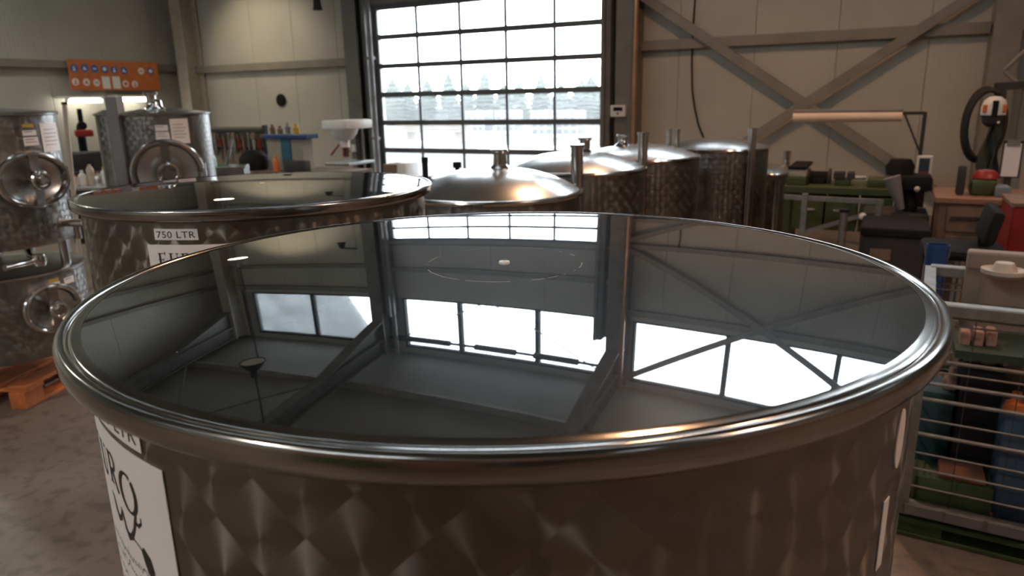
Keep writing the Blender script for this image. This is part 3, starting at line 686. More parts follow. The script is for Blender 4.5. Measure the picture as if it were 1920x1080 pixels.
cN = Wd(221, 300, 6.75); cN = Vector((cN.x, cN.y, 0))
small_tank('narrow marbled tank half hidden behind the grey upright post', cN, .115, .3, Wd(220, 214, 6.6).z, None, neck=False, grp=None)
p0 = Wd(231, 300, 6.2)
g = thing('upright_post', 'plain grey steel post standing in front of the narrow tank', 'post', (p0.x, p0.y, 0), R(20))
B('post', GREYP, g, ((-.045, -.045, .012), (.045, .045, Wd(226, 181, 6.2).z)), bevel=.006); B('foot_plate', GREYP, g, ((-.1, -.1, 0), (.1, .1, .012)))

# ------------------------------------------------------------------ helpers for furniture
def rect(x0, y0, x1, y1, Y):               # pixel rectangle on the plane Y -> X0, X1, Z0, Z1
    a, b = W(x0, (y0+y1)/2, 1, Y), W(x1, (y0+y1)/2, 1, Y); c, d = W((x0+x1)/2, y0, 1, Y), W((x0+x1)/2, y1, 1, Y)
    return a.x, b.x, max(d.z, 0), c.z
def simple(name, label, cat, material, x0, y0, x1, y1, Y, dep=.2, bevel=.01, group=None, zb=None):
    X0, X1, Z0, Z1 = rect(x0, y0, x1, y1, Y)
    if zb is not None: Z0 = zb
    o = MB().b2((X0, Y, Z0), (X1, Y+dep, Z1)).build(name, material, None, bevel=min(bevel, abs(X1-X0)*.2, (Z1-Z0)*.2, dep*.2), smooth=True)
    return tag(o, label, cat, group)
def bench(name, label, x0, x1, ytop, Y, dep=.7, top=WOODB, body=GREYP, th=.05, doors=0, doorm=None):
    X0, X1, _, Z1 = rect(x0, ytop, x1, ytop+20, Y)
    t = thing(name, label, 'workbench', ((X0+X1)/2, Y+dep/2, 0)); w_ = (X1-X0)/2
    B('worktop', top, t, ((-w_, -dep/2, Z1-th), (w_, dep/2, Z1)), bevel=.006)
    for sx in (-1, 1):
        for sy in (-1, 1): B('leg', body, t, ((sx*(w_-.04)-.03, sy*(dep/2-.05)-.03, 0), (sx*(w_-.04)+.03, sy*(dep/2-.05)+.03, Z1-th)), bevel=.004)
    B('shelf', body, t, ((-w_+.05, -dep/2+.05, .2), (w_-.05, dep/2-.05, .225)))
    for i in range(doors):
        a, b = -w_+.08+(2*w_-.16)*i/doors, -w_+.08+(2*w_-.16)*(i+1)/doors
        dr = B('drawer', doorm or body, t, ((a+.008, -dep/2-.005, Z1-th-.3), (b-.008, -dep/2+.35, Z1-th-.02)), bevel=.004)
        B('handle', SATIN, dr, (((a+b)/2-.06, -dep/2-.03, Z1-th-.14), ((a+b)/2+.06, -dep/2-.008, Z1-th-.12)), bevel=.004)
    return t, Z1
# ------------------------------------------------------------------ left side: sign board, tube lamps, benches
sb = thing('sign_board', 'orange safety sign board with rows of pictograms on the left wall', 'sign', (-13.7, 9.75, 2.0))
P = lambda x, y, X=-13.66: W(100+x/4.5, 100+y/4.5, 0, X) - Vector((-13.7, 9.75, 2.0))
co = [P(118, 60, -13.7), P(875, 98, -13.7), P(893, 325, -13.7), P(150, 315, -13.7)]
mb = MB(); mb.b2((-.03, co[0].y, 0), (0, co[1].y, .56)); mb.build('board', ORANGE, sb, bevel=.004)
for i, (x, y, m_) in enumerate([(178, 125, SIGNBLUE), (268, 125, SIGNBLUE), (352, 130, SIGNBLUE), (436, 133, SIGNBLUE), (517, 140, SIGNBLUE), (600, 145, SIGNBLUE), (745, 150, PAPER), (823, 150, SIGNBLUE),
      (192, 240, PAPER), (285, 243, PAPER), (370, 247, PAPER), (615, 257, PAPER), (693, 260, PAPER)]):
    p = P(x, y, -13.68); d = MB().cyl((0, 0, 0), (.006, 0, 0), .072 if m_ is SIGNBLUE else .066, 24).build('pictogram', m_, sb, loc=(.001, p.y, p.z))
    g_ = MB(); k = i % 4; mm = PAPER if m_ is SIGNBLUE else ORANGE
    if k == 0: g_.cyl((.006, 0, .02), (.009, 0, .02), .018, 12); g_.b2((.006, -.022, -.045), (.009, .022, -.005))
    elif k == 1: g_.add([(.006, -.04, -.03), (.006, .04, -.03), (.006, -.01, .04), (.009, -.04, -.03), (.009, .04, -.03), (.009, -.01, .04)], [(3, 4, 5), (0, 2, 1), (0, 1, 4, 3), (1, 2, 5, 4), (2, 0, 3, 5)])
    elif k == 2: g_.cyl((.006, -.018, .0), (.009, -.018, .0), .017, 12); g_.cyl((.006, .02, .0), (.009, .02, .0), .017, 12); g_.b2((.006, -.01, -.004), (.009, .01, .004))
    else: g_.cyl((.006, 0, .0), (.009, 0, .0), .038, 16); g_.b2((.0061, -.046, -.006), (.0091, .046, .004))
    g_.build('symbol', mm, d)
for x in (452, 538):
    p = P(x, 247, -13.68); MB().b2((0, -.08, -.115), (.004, .08, .115)).build('notice', PAPER, sb, loc=(.001, p.y, p.z))
B('bracket', GREYP, sb, ((-.17, co[0].y+.1, .3), (-.03, co[0].y+.16, .4))); B('bracket', GREYP, sb, ((-.17, co[1].y-.16, .3), (-.03, co[1].y-.1, .4)))
TUBE = emit('lit_tube', (1.0, .96, .82), 14.0)
for (x0, x1, yy, lab) in ((127, 190, 189, 'lit fluorescent tube under the left half of the orange sign board'), (223, 280, 187, 'lit fluorescent tube under the right half of the orange sign board')):
    a, b = W(x0, yy, 0, -13.6), W(x1, yy, 0, -13.6)
    t = thing('tube_lamp', lab, 'lamp', (-13.6, (a.y+b.y)/2, a.z), 0, 'fluorescent tubes under the sign board'); l = (b.y-a.y)/2
    MB().cyl((0, -l, 0), (0, l, 0), .038, 14).build('tube', TUBE, t, smooth=True)
    B('housing', WHITE, t, ((-.28, -l-.04, .05), (.04, l+.04, .09)), bevel=.006)
    for s_ in (-1, 1): B('end_cap', WHITE, t, ((-.03, s_*l-.03, -.03), (.03, s_*l+.03, .05)))
# table with bottles in front of the gable wall
d = Wd(165, 345, 8.2); t = thing('side_table', 'low steel table crowded with small bottles beside the stacked tanks', 'table', (d.x, d.y, 0), R(25)); zt = d.z
B('table_top', SATIN, t, ((-.55, -.3, zt-.03), (.45, .3, zt)), bevel=.005)
for sx, sy in ((-.5, -.26), (.4, -.26), (-.5, .26), (.4, .26)): B('leg', GALV, t, ((sx-.02, sy-.02, 0), (sx+.02, sy+.02, zt-.03)))
def bottle(label, px, py, dist, z, h, r, m_, group=None, capm=WHITE):
    p = Wd(px, py, dist); t = thing('bottle', label, 'bottle', (p.x, p.y, z), 0, group)
    MB().lathe([(0, 0), (r, 0), (r, h*.62), (r*.8, h*.72), (r*.38, h*.82), (r*.36, h*.9), (0, h*.9)], 20).build('body', m_, t, smooth=True)
    MB().cyl((0, 0, h*.88), (0, 0, h), r*.44, 16).build('cap', capm, t, smooth=True); return t
for i, (px, h, m_, lab) in enumerate([(143, .1, BEIGE, 'short beige bottle at the left end of the side table'), (156, .14, WHITE, 'white bottle second from the left on the side table'), (172, .22, BEIGE, 'tallest beige bottle in the middle of the side table'),
        (184, .12, SATIN, 'squat metal bottle right of the tallest one on the side table'), (198, .16, WHITE, 'white bottle at the right end of the side table')]):
    bottle(lab, px, 340, 8.15, zt, h, .035, m_, 'bottles on the side table', [RED, WHITE, BLACK, RED, YELLOW][i])
# red bench machine with black arm by the gable wall
p = Wd(165, 315, 11.0)
t = thing('bench_machine', 'red and black bench machine with a bent black arm below the sign board', 'machine', (p.x, p.y, 0), R(60)); q = lambda x, y: Wd(x, y, 11.0)
zz = q(165, 315).z
B('stand', DGREY, t, ((-.3, -.55, 0), (.3, .55, zz)), bevel=.01)
B('housing', DGREY, t, ((-.2, -.5, zz), (.2, .0, zz+.22)), bevel=.03, smooth=True)
MB().tube([(0, -.45, zz+.55), (0, -.15, zz+.55), (0, .15, zz+.52), (0, .3, zz+.45), (0, .38, zz+.2), (0, .42, zz)], .05, 10).build('arm', BLACK, t, smooth=True)
MB().cyl((0, -.2, zz+.5), (0, -.24, zz+.75), .03, 12).build('lever', BLACK, t)
B('motor', RED, t, ((-.1, -.62, zz+.42), (.1, -.35, zz+.5)), bevel=.02)
MB().cyl((.22, .42, zz+.22), (.26, .42, zz+.22), .12, 20).build('fan_disc', BLUE, t)
p = Wd(118, 340, 7.4)
t = thing('thin_pole', 'thin beige pole leaning upright left of the side table', 'pole', (p.x, p.y, 0))
a = Wd(121, 196, 7.4); MB().cyl((0, 0, 0), (a.x-p.x, a.y-p.y, a.z), .02, 10).build('pole', BEIGE, t, smooth=True); MB().cyl((a.x-p.x, a.y-p.y, a.z), (a.x-p.x, a.y-p.y, a.z+.02), .024, 10).build('end_cap', BLACK, t)

# back-left workbench with tool rack
bt, zb_ = bench('workbench', 'long dark workbench below the tool rack left of the door', 383, 630, 322, 6.6, .7, WOODB, DGREY, .06, 4)
X0, X1, Z0, Z1 = rect(386, 238, 497, 312, 6.95)
t = thing('tool_rack', 'brown tool rack panel standing on the back-left workbench', 'tool rack', ((X0+X1)/2, 6.97, zb_)); w_ = (X1-X0)/2
B('panel', mat('rack_board', (.2, .15, .11), .8), t, ((-w_, 0, 0), (w_, .02, Z1-zb_)))
B('rail', DGREY, t, ((-w_, -.03, Z1-zb_-.06), (w_, 0, Z1-zb_-.03))); B('rail', DGREY, t, ((-w_, -.03, (Z1-zb_)*.45), (w_, 0, (Z1-zb_)*.45+.03)))
for s_ in (-1, 1): B('side_post', DGREY, t, ((s_*w_-.02, -.02, 0), (s_*w_+.02, .04, Z1-zb_+.02)))
for i in range(12):
    x = X0+.06+(X1-X0-.12)*i/11; l = [.34, .22, .3, .26, .38, .2, .28, .33, .24, .3, .22, .36][i]; z = Z1-.07
    kind = i % 4; nm = ['hammer', 'wrench', 'hand_saw', 'pliers'][kind]
    t = thing(nm, 'dark %s hanging on the tool rack, number %s from the left' % (nm.replace('_', ' '), ['one', 'two', 'three', 'four', 'five', 'six', 'seven', 'eight', 'nine', 'ten', 'eleven', 'twelve'][i]), 'tool', (x, 6.91, z), 0, 'tools hanging on the rack')
    mm = [WOODB, DGREY, SATIN, RED][kind]
    if kind == 0: B('handle', WOODB, t, ((-.012, -.012, -l), (.012, .012, -.03)), bevel=.003); B('head', DGREY, t, ((-.05, -.018, -.05), (.06, .018, -.01)), bevel=.004)
    elif kind == 1: B('shaft', GALV, t, ((-.012, -.006, -l), (.012, .006, -.03))); MB().cyl((0, -.008, -.02), (0, .008, -.02), .025, 12).build('jaw', GALV, t)
    elif kind == 2: B('blade', SATIN, t, ((-.03, -.002, -l), (.02, .002, -.08))); B('handle', WOODB, t, ((-.035, -.012, -.09), (.03, .012, 0)), bevel=.005)
    else:
        for s_ in (-1, 1): MB().bar((s_*.004, 0, -.06), (s_*.03, 0, -l*.7), .012, .015).build('handle', RED, t)
        B('jaw', DGREY, t, ((-.012, -.008, -.07), (.012, .008, 0)))
X0, X1, Z0, Z1 = rect(500, 252, 574, 322, 6.8)
t = thing('parts_stand', 'grey parts stand with a dark blue panel and blue top shelf', 'stand', ((X0+X1)/2, 6.9, zb_)); w_ = (X1-X0)/2; hh = Z1-zb_
B('side_panel', mat('grey_brown_panel', (.3, .265, .22), .6), t, ((-w_, -.08, 0), (-w_*.28, .1, hh*.86)), bevel=.004); B('side_panel', mat('grey_brown_panel', (.3, .265, .22), .6), t, ((w_*.22, -.08, 0), (w_*.8, .1, hh*.86)), bevel=.004)
B('front_panel', TEAL, t, ((-w_*.27, -.09, 0), (w_*.21, .1, hh*.95)), bevel=.004); B('top_shelf', BLUE, t, ((-w_-.03, -.12, hh*.88), (w_+.03, .12, hh)), bevel=.01)
for i, (x, h, m_) in enumerate([(512, .12, WOODB), (526, .1, BROWN), (541, .14, GREYP), (556, .13, YELLOW)]):
    p = W(x, 250, 1, 6.9); o = MB().lathe([(0, 0), (.035, 0), (.04, h*.6), (.02, h*.75), (.02, h), (0, h)], 14).build('tin', m_, None, smooth=True, loc=(p.x, 6.9, zb_+hh)); tag(o, ['brown tin at the left end of the blue top shelf', 'light brown tin second from left on the blue top shelf', 'grey tin third from left on the blue top shelf', 'yellow tin at the right end of the blue top shelf'][i], 'tin', 'tins on the parts stand')
p = W(517, 300, 1, 6.68); bottle('orange spray bottle on the workbench in front of the parts stand', 517, 300, math.hypot(p.x, p.y), zb_, .2, .04, ORANGE, None, YELLOW)
X0, X1, Z0, Z1 = rect(440, 291, 478, 322, 6.6)
o = MB().lathe([(0, 0), (.16, 0), (.19, .06), (.18, .16), (.12, .22), (.06, .25), (0, .255)], 20).build('black_bag', BLACK, None, smooth=True, loc=((X0+X1)/2, 6.76, zb_)); tag(o, 'rounded black bag slumped on the back-left workbench', 'bag')
o = simple('tool_case', 'dark brown tool case on the workbench beside the orange bottle', 'case', DGREY, 531, 302, 570, 322, 6.61, .12, .01, None, zb_)
# white drill press
X0, X1, Z0, Z1 = rect(606, 226, 652, 335, 7.4); cx = (X0+X1)/2; w_ = (X1-X0)/2
t = thing('drill_press', 'white drill press standing left of the dark door column', 'machine', (cx, 7.6, 0))
zt1 = W(630, 243, 1, 7.4).z; zt2 = W(630, 262, 1, 7.4).z; zt3 = W(630, 278, 1, 7.4).z
B('belt_cover', WHITE, t, ((-w_, -.2, zt1), (w_, .35, Z1)), bevel=.02, smooth=True)
MB().lathe([(w_*.95, zt1), (w_*.8, (zt1+zt2)/2), (w_*.55, zt2), (.06, zt2-.02), (.06, zt3), (0, zt3)], 24).build('head', WHITE, t, smooth=True)
MB().cyl((0, .3, .1), (0, .3, zt1), .05, 16).build('pillar', DGREY, t, smooth=True); MB().cyl((0, 0, zt3-.12), (0, 0, zt3), .02, 12).build('chuck', DGREY, t)
B('table', GALV, t, ((-.2, -.2, .86), (.2, .35, .9)), bevel=.01); B('base', DGREY, t, ((-.25, -.25, 0), (.25, .45, .1)), bevel=.01)
MB().cyl((-.05, -.05, zt3+.04), (-w_*.75, -.12, zt3-.1), .014, 8).build('feed_handle', RED, t)
p = W(649, 294, 1, WY-.56); q = W(648, 271, 1, WY-.56); hz = q.z-p.z
t = thing('fire_extinguisher', 'small red fire extinguisher hung on the dark column left of the door', 'extinguisher', (p.x-.02, WY-.54, p.z))
MB().lathe([(0, 0), (.06, 0), (.06, hz*.75), (.045, hz*.88), (.02, hz*.94), (.02, hz), (0, hz)], 20).build('cylinder', RED, t, smooth=True)
B('valve', BLACK, t, ((-.02, -.015, hz), (.05, .015, hz+.05))); B('bracket', DGREY, t, ((-.03, .05, hz*.4), (.03, .09, hz*.5)))
# sink trolley and green bottle behind the manway tank
p = Wd(418, 312, 7.0); t = thing('sink_trolley', 'shallow stainless sink trolley right of the manway tank', 'trolley', (p.x, p.y, 0), R(40)); zt = p.z
mb = MB(); mb.b2((-.28, -.2, zt-.1), (.2, -.185, zt)); mb.b2((-.28, .185, zt-.1), (.2, .2, zt)); mb.b2((-.28, -.2, zt-.1), (-.265, .2, zt)); mb.b2((.185, -.2, zt-.1), (.2, .2, zt)); mb.b2((-.28, -.2, zt-.11), (.2, .2, zt-.1)); mb.b2((-.3, -.22, zt-.004), (.22, -.18, zt+.008))
mb.build('basin', SATIN, t)
for sx, sy in ((-.26, -.18), (.18, -.18), (-.26, .18), (.18, .18)): MB().cyl((sx, sy, 0), (sx, sy, zt-.1), .016, 10).build('leg', SATIN, t)
MB().cyl((.0, 0, zt-.1), (.12, -.12, zt+.24), .012, 8).build('dip_rod', SATIN, t)
bottle('green spray bottle standing in the stainless sink trolley', 397, 305, 7.0, zt-.1, .27, .04, GREENB, None, WHITE)
# on the back wall
p = W(527, 188, 1, WY-.02); o = MB().lathe([(0, 0), (.1, 0), (.125, .015), (.125, .03), (.105, .04), (0, .035)], 32).build('wall_disc', BLACK, None, smooth=True, loc=(p.x, WY-.001, p.z)); o.rotation_euler = (R(90), 0, 0); tag(o, 'small dark round disc on the back wall above the tool rack', 'wall disc')
p = W(595, 12, 1, WY-.45)
t = thing('flood_lamp', 'dark cone shaped fixture hanging high on the back wall, unlit', 'lamp', (p.x, WY-.45, p.z))
MB().lathe([(0, -.02), (.1, -.05), (.09, -.06), (.075, 0), (.06, .14), (.03, .2), (0, .2)], 20).build('shade', DGREY, t, smooth=True); MB().cyl((0, 0, .18), (0, .44, .3), .02, 8).build('bracket', DGREY, t)
# things by the door
o = simple('door_box', 'small white door controller box on the column right of the door', 'control box', WHITE, 1144, 197, 1172, 219, WY-.56, .09, .01)
X0, X1, Z0, Z1 = rect(1150, 201, 1167, 208, WY-.563); q_ = B('display', BLACK, o, ((X0, WY-.566, Z0), (X1, WY-.56, Z1)))
p = W(1158, 213, 1, WY-.56); MB().cyl((p.x, WY-.57, p.z), (p.x, WY-.558, p.z), .018, 12).build('button', RED, o)
o = simple('switch_box', 'small pale switch box on the dark column left of the door', 'switch', WHITE, 658, 271, 665, 285, WY-.53, .07, .008)
o = simple('carton', 'brown carton on the floor just inside the door', 'box', BROWN, 718, 308, 742, 330, 8.6, .35, .01, None, 0); 
o = simple('white_crate', 'white crate on the floor beside the brown carton by the door', 'box', WHITE, 744, 306, 759, 330, 8.6, .35, .01, None, 0)

# ------------------------------------------------------------------ right side: benches and machines
LY = 8.2
a, b = W(1487, 220, 1, LY), W(1692, 216, 1, LY)
t = thing('strip_lamp', 'unlit beige strip lamp on a bracket in front of the cross brace', 'lamp', ((a.x+b.x)/2, LY, 0)); l = (b.x-a.x)/2; z = a.z
MB().cyl((-l, 0, z), (l, 0, z), .05, 16).build('diffuser', mat('strip_diffuser', (.75, .6, .47), .5, 0, .05), t, smooth=True)
B('housing', GREYP, t, ((-l, -.03, z+.045), (l, .06, z+.075)), bevel=.01)
c = W(1735, 210, 1, LY); e = W(1725, 330, 1, LY); cx = c.x-(a.x+b.x)/2
MB().bar((l*.3, 0, c.z-.01), (cx, 0, c.z-.01), .03, .03).build('arm', DGREY, t); MB().bar((cx, 0, 0), (cx, 0, c.z), .035, .035).build('post', DGREY, t)
MB().bar((l+.02, 0, c.z-.02), (cx, 0, c.z-.4), .02, .02).build('strut', DGREY, t); B('foot', DGREY, t, ((cx-.2, -.2, 0), (cx+.2, .2, .02)))
bt2, zg = bench('workbench', 'green workbench with drawers behind the barrier rail', 1468, 1700, 352, 6.5, .6, GREEN, GREEN, .06, 3, GREEN)
X0, X1, Z0, Z1 = rect(1474, 332, 1512, 352, 6.56); o = MB().b2((X0, 6.56, zg), (X1, 7.2, Z1)).build('parts_crate', GREEN, None, bevel=.01); tag(o, 'green parts crate on the green workbench under the white box', 'crate')
o = simple('white_box', 'white box with a dark top stacked on the green parts crate', 'box', BEIGE, 1478, 318, 1512, 332, 6.57, .2, .01, None, Z1); X0, X1, Z0, Z2 = rect(1478, 313, 1512, 318, 6.57); B('lid', BLACK, o, ((X0, 6.56, Z0), (X1, 7.17, Z2)))
X0, X1, Z0, Z1 = rect(1524, 318, 1541, 352, 6.56)
t = thing('bench_grinder', 'black bench grinder on the green workbench right of the white box', 'machine', ((X0+X1)/2, 6.75, zg))
MB().cyl((-.11, 0, Z1-zg-.085), (.11, 0, Z1-zg-.085), .055, 20).build('motor', BLACK, t, smooth=True)
for s_ in (-1, 1): MB().cyl((s_*.12, 0, Z1-zg-.085), (s_*.16, 0, Z1-zg-.085), .08, 24).build('wheel', DGREY, t, smooth=True)
B('pedestal', BLACK, t, ((-.08, -.08, 0), (.08, .08, Z1-zg-.09)), bevel=.01); t.scale = (.6, .6, 1)
X0, X1, Z0, Z1 = rect(1562, 325, 1596, 352, 6.56)
t = thing('bench_vise', 'dark green bench vise in the middle of the green workbench', 'vise', ((X0+X1)/2, 6.72, zg)); h = Z1-zg
B('base', GREEN, t, ((-.1, -.1, 0), (.1, .1, h*.5)), bevel=.01); B('jaw', DGREY, t, ((-.12, -.12, h*.5), (.02, .06, h)), bevel=.01); B('jaw', DGREY, t, ((.05, -.12, h*.5), (.14, .06, h)), bevel=.01)
MB().cyl((.05, -.03, h*.6), (.28, -.03, h*.6), .016, 10).build('screw', SATIN, t); MB().cyl((.26, -.12, h*.6), (.26, .06, h*.6), .01, 8).build('handle', SATIN, t); t.scale = (.62, .8, 1)
o = simple('long_case', 'dark green long case at the right of the green workbench', 'case', GREEN, 1626, 336, 1660, 352, 6.56, .25, .01, None, zg)
# barrier rail
RYY = 5.9; a = W(1470, 369, 1, RYY); b = W(1657, 379, 1, RYY); z = (a.z+b.z)/2
t = thing('barrier_rail', 'thin steel barrier rail in front of the green workbench', 'rail', (a.x, RYY, 0)); l = b.x-a.x
MB().bar((0, 0, a.z), (l, 0, b.z), .035, .03).build('top_rail', GALV, t)
xp = W(1507, 400, 1, RYY).x-a.x; MB().bar((xp, 0, 0), (xp, 0, a.z+.03), .045, .04, (0, 1, 0)).build('post', GALV, t); xq = l-.03; MB().bar((xq, .0, 0), (xq, 0, b.z), .04, .04, (0, 1, 0)).build('post', GALV, t)
p, q = W(1505, 436, 1, RYY), W(1612, 405, 1, RYY); MB().bar((p.x-a.x, 0, p.z), (q.x-a.x, 0, q.z), .03, .02).build('brace', GALV, t)
MB().sphere((q.x-a.x+.02, -.01, q.z), .028, 10).build('knob', WHITE, t, smooth=True)
p = W(1583, 398, 1, 5.2); pf = W(1583, 450, 1, 5.2); t = thing('short_post', 'short steel post standing in front of the barrier rail', 'post', (p.x, 5.2, 0)); MB().cyl((0, 0, .01), (0, 0, p.z), .025, 12).build('post', GALV, t, smooth=True); MB().cyl((0, 0, p.z), (0, 0, p.z+.02), .03, 12).build('cap', BLACK, t); MB().cyl((0, 0, 0), (0, 0, .01), .08, 16).build('foot_plate', GALV, t)
# dark cutting machine with a pale chute
MY = 6.0; X0, X1, Z0, Z1 = rect(1655, 300, 1712, 420, MY); cx = (X0+X1)/2
t = thing('cutting_machine', 'black cutting machine with a pale tapering chute in front of the brown wall', 'machine', (cx, MY+.15, 0))
zq = lambda y: W(1685, y, 1, MY).z
B('base', DGREY, t, ((-.22, -.2, 0), (.22, .25, zq(400))), bevel=.02); B('motor', BLACK, t, ((-.05, -.12, zq(330)), (.22, .15, zq(360))), bevel=.03, smooth=True)
MB().lathe([(0, zq(332)), (.09, zq(332)), (.1, zq(315)), (.07, zq(301)), (0, zq(300))], 18, (0, 0, 0)).build('hopper', BLACK, t, smooth=True)
MB().cyl((.1, 0, zq(400)), (.05, 0, zq(330)), .05, 12).build('column', BLACK, t)
p = W(1672, 332, 1, MY); q = W(1690, 392, 1, MY); MB().cyl((p.x-cx, -.16, p.z), (q.x-cx, -.16, q.z), .06, 16, .022).build('chute', GREYP, t, smooth=True)
MB().sphere((.12, -.2, zq(352)), .02, 8).build('knob', BEIGE, t)
# monitor
MX = rect(1718, 292, 1748, 331, 6.8); t = thing('monitor', 'small monitor with a white frame and a blue and red screen', 'monitor', ((MX[0]+MX[1])/2, 6.8, 0)); w_ = (MX[1]-MX[0])/2
B('frame', WHITE, t, ((-w_, 0, MX[2]), (w_, .04, MX[3])), bevel=.008); h = MX[3]-MX[2]
B('screen', emit('screen_dark', (.02, .03, .05), .05), t, ((-w_*.7, -.003, MX[2]+h*.12), (w_*.65, .01, MX[3]-h*.12))); B('screen_bar', emit('screen_red', (.2, .02, .04), .05), t, ((-w_*.7, -.005, MX[2]+h*.12), (w_*.65, .008, MX[2]+h*.24)))
B('stand', BLACK, t, ((-.03, .04, 0), (.03, .1, MX[2]+.05))); B('foot', BLACK, t, ((-.15, -.1, 0), (.15, .2, .02)))
# waste bin
X0, X1, Z0, Z1 = rect(1615, 428, 1735, 520, 5.2); t = thing('waste_bin', 'big black lidded waste bin right of the barrier rail', 'bin', ((X0+X1)/2, 5.45, 0)); w_ = (X1-X0)/2
mb = MB(); mb.add([(-w_*.85, -.22, .05), (w_*.85, -.22, .05), (w_*.85, .22, .05), (-w_*.85, .22, .05), (-w_, -.25, Z1-.06), (w_, -.25, Z1-.06), (w_, .25, Z1-.06), (-w_, .25, Z1-.06)], [(0, 3, 2, 1), (4, 5, 6, 7), (0, 1, 5, 4), (1, 2, 6, 5), (2, 3, 7, 6), (3, 0, 4, 7)])
mb.build('body', DGREY, t, bevel=.015); B('lid', BLACK, t, ((-w_-.02, -.27, Z1-.06), (w_+.02, .27, Z1)), bevel=.015)
for s_ in (-1, 1): MB().cyl((s_*w_*.7, .2, .06), (s_*w_*.7+.05, .2, .06), .06, 16).build('wheel', RUBBER, t, smooth=True)
LX = rect(1630, 468, 1670, 488, 5.18); B('sticker', BROWN, t, ((LX[0]-(X0+X1)/2, -.262, LX[2]), (LX[1]-(X0+X1)/2, -.24, LX[3])))
# brown counter
X0, X1, Z0, Z1 = rect(1757, 372, 1885, 470, 5.6); t = thing('counter_cabinet', 'brown counter cabinet with drawers behind the office chair', 'cabinet', ((X0+X1)/2, 5.9, 0)); w_ = (X1-X0)/2
B('body', WOODB, t, ((-w_, -.28, .05), (w_, .3, Z1-.04)), bevel=.005); B('worktop', mat('counter_top', (.26, .14, .085), .5), t, ((-w_-.03, -.31, Z1-.04), (w_+.2, .32, Z1)), bevel=.006)
for i in range(3):
    z1 = Z1-.06-.2*i if i < 2 else .5; z0 = z1-.17 if i < 1 else z1-.18
    dr = B('drawer', BROWN, t, ((-w_+.05, -.295, z0), (w_-.03, -.25, z1)), bevel=.004); B('handle', DGREY, dr, ((-.12, -.315, (z0+z1)/2), (.12, -.297, (z0+z1)/2+.02)))
B('plinth', DGREY, t, ((-w_+.03, -.25, 0), (w_-.03, .28, .05)))
simple('dark_tin', 'tall dark tin standing on the brown counter cabinet', 'tin', DGREY, 1796, 312, 1810, 372, 5.75, .12, .01, None, Z1)
simple('green_sack', 'green sack lying on the brown counter cabinet', 'sack', GREEN, 1820, 338, 1868, 372, 5.75, .2, .05, None, Z1)
simple('blue_grey_box', 'blue grey box at the right end of the brown counter', 'box', mat('bluegrey', (.16, .2, .24), .6), 1866, 351, 1896, 372, 5.7, .18, .01, None, Z1)
X0, X1, Z0, Z1 = rect(1892, 388, 1960, 480, 5.0); t = thing('red_cabinet', 'red tool cabinet at the right edge of the picture', 'cabinet', ((X0+X1)/2, 5.2, 0)); w_ = (X1-X0)/2
B('body', RED, t, ((-w_, -.2, .06), (w_, .25, Z1)), bevel=.01); B('top', BROWN, t, ((-w_-.01, -.21, Z1), (w_+.01, .26, Z1+.02)))
for i in range(3): B('drawer', RED, t, ((-w_+.03, -.215, .1+.2*i), (w_-.03, -.19, .27+.2*i)), bevel=.004)
for sx in (-1, 1):
    for sy in (-.12, .18): MB().cyl((sx*w_*.7-.015, sy, .035), (sx*w_*.7+.015, sy, .035), .035, 14).build('castor', RUBBER, t)
# office chair
p = W(1806, 462, 1, 4.55); t = thing('office_chair', 'black office chair turned sideways in front of the brown counter', 'chair', (p.x, 4.6, 0)); zs = p.z
B('seat', BLACK, t, ((-.2, -.2, zs-.06), (.2, .2, zs)), bevel=.03, smooth=True)
q, r_ = W(1843, 450, 1, 4.6), W(1868, 388, 1, 4.6); MB().box((( q.x+r_.x)/2-p.x, 0, (q.z+r_.z)/2), (.06, .4, (r_.z-q.z)*1.02), Matrix.Rotation(math.atan2(r_.x-q.x, r_.z-q.z), 3, 'Y')).build('backrest', BLACK, t, bevel=.025, smooth=True)
MB().bar((.1, 0, zs-.05), (q.x-p.x, 0, q.z+.03), .05, .04).build('back_arm', BLACK, t); MB().cyl((0, 0, .1), (0, 0, zs-.05), .028, 14).build('gas_spring', SATIN, t)
for i in range(5):
    a = 2*PI*i/5; MB().bar((0, 0, .1), (.28*math.cos(a), .28*math.sin(a), .075), .03, .04).build('foot', BLACK, t); MB().cyl((.28*math.cos(a)-.012, .28*math.sin(a), .03), (.28*math.cos(a)+.012, .28*math.sin(a), .03), .03, 12).build('castor', RUBBER, t)
X0, X1, Z0, Z1 = rect(1733, 458, 1778, 520, 4.1); t = thing('blue_bucket', 'dark blue bucket on the floor under the office chair edge', 'bucket', ((X0+X1)/2, 4.1, 0)); w_ = (X1-X0)/2
MB().lathe([(0, .01), (w_*.8, 0), (w_, Z1), (w_*.94, Z1), (w_*.75, .03), (0, .03)], 24).build('body', BLUE, t, smooth=True); MB().tube([(w_*math.cos(R(a)), 0, Z1-.02+.0*a+ -.12*math.sin(R(a))) for a in range(0, 181, 20)], .005, 6).build('handle', SATIN, t)
pts = [W(x, y, 1, 8.6) for x, y in ((1925, 92), (1883, 132), (1886, 138), (1922, 166))]
o = MB().tube(pts, .018, 8).build('wall_bracket', GREYP, None, smooth=True); tag(o, 'thin grey V shaped bracket at the top right edge beside the column', 'bracket')
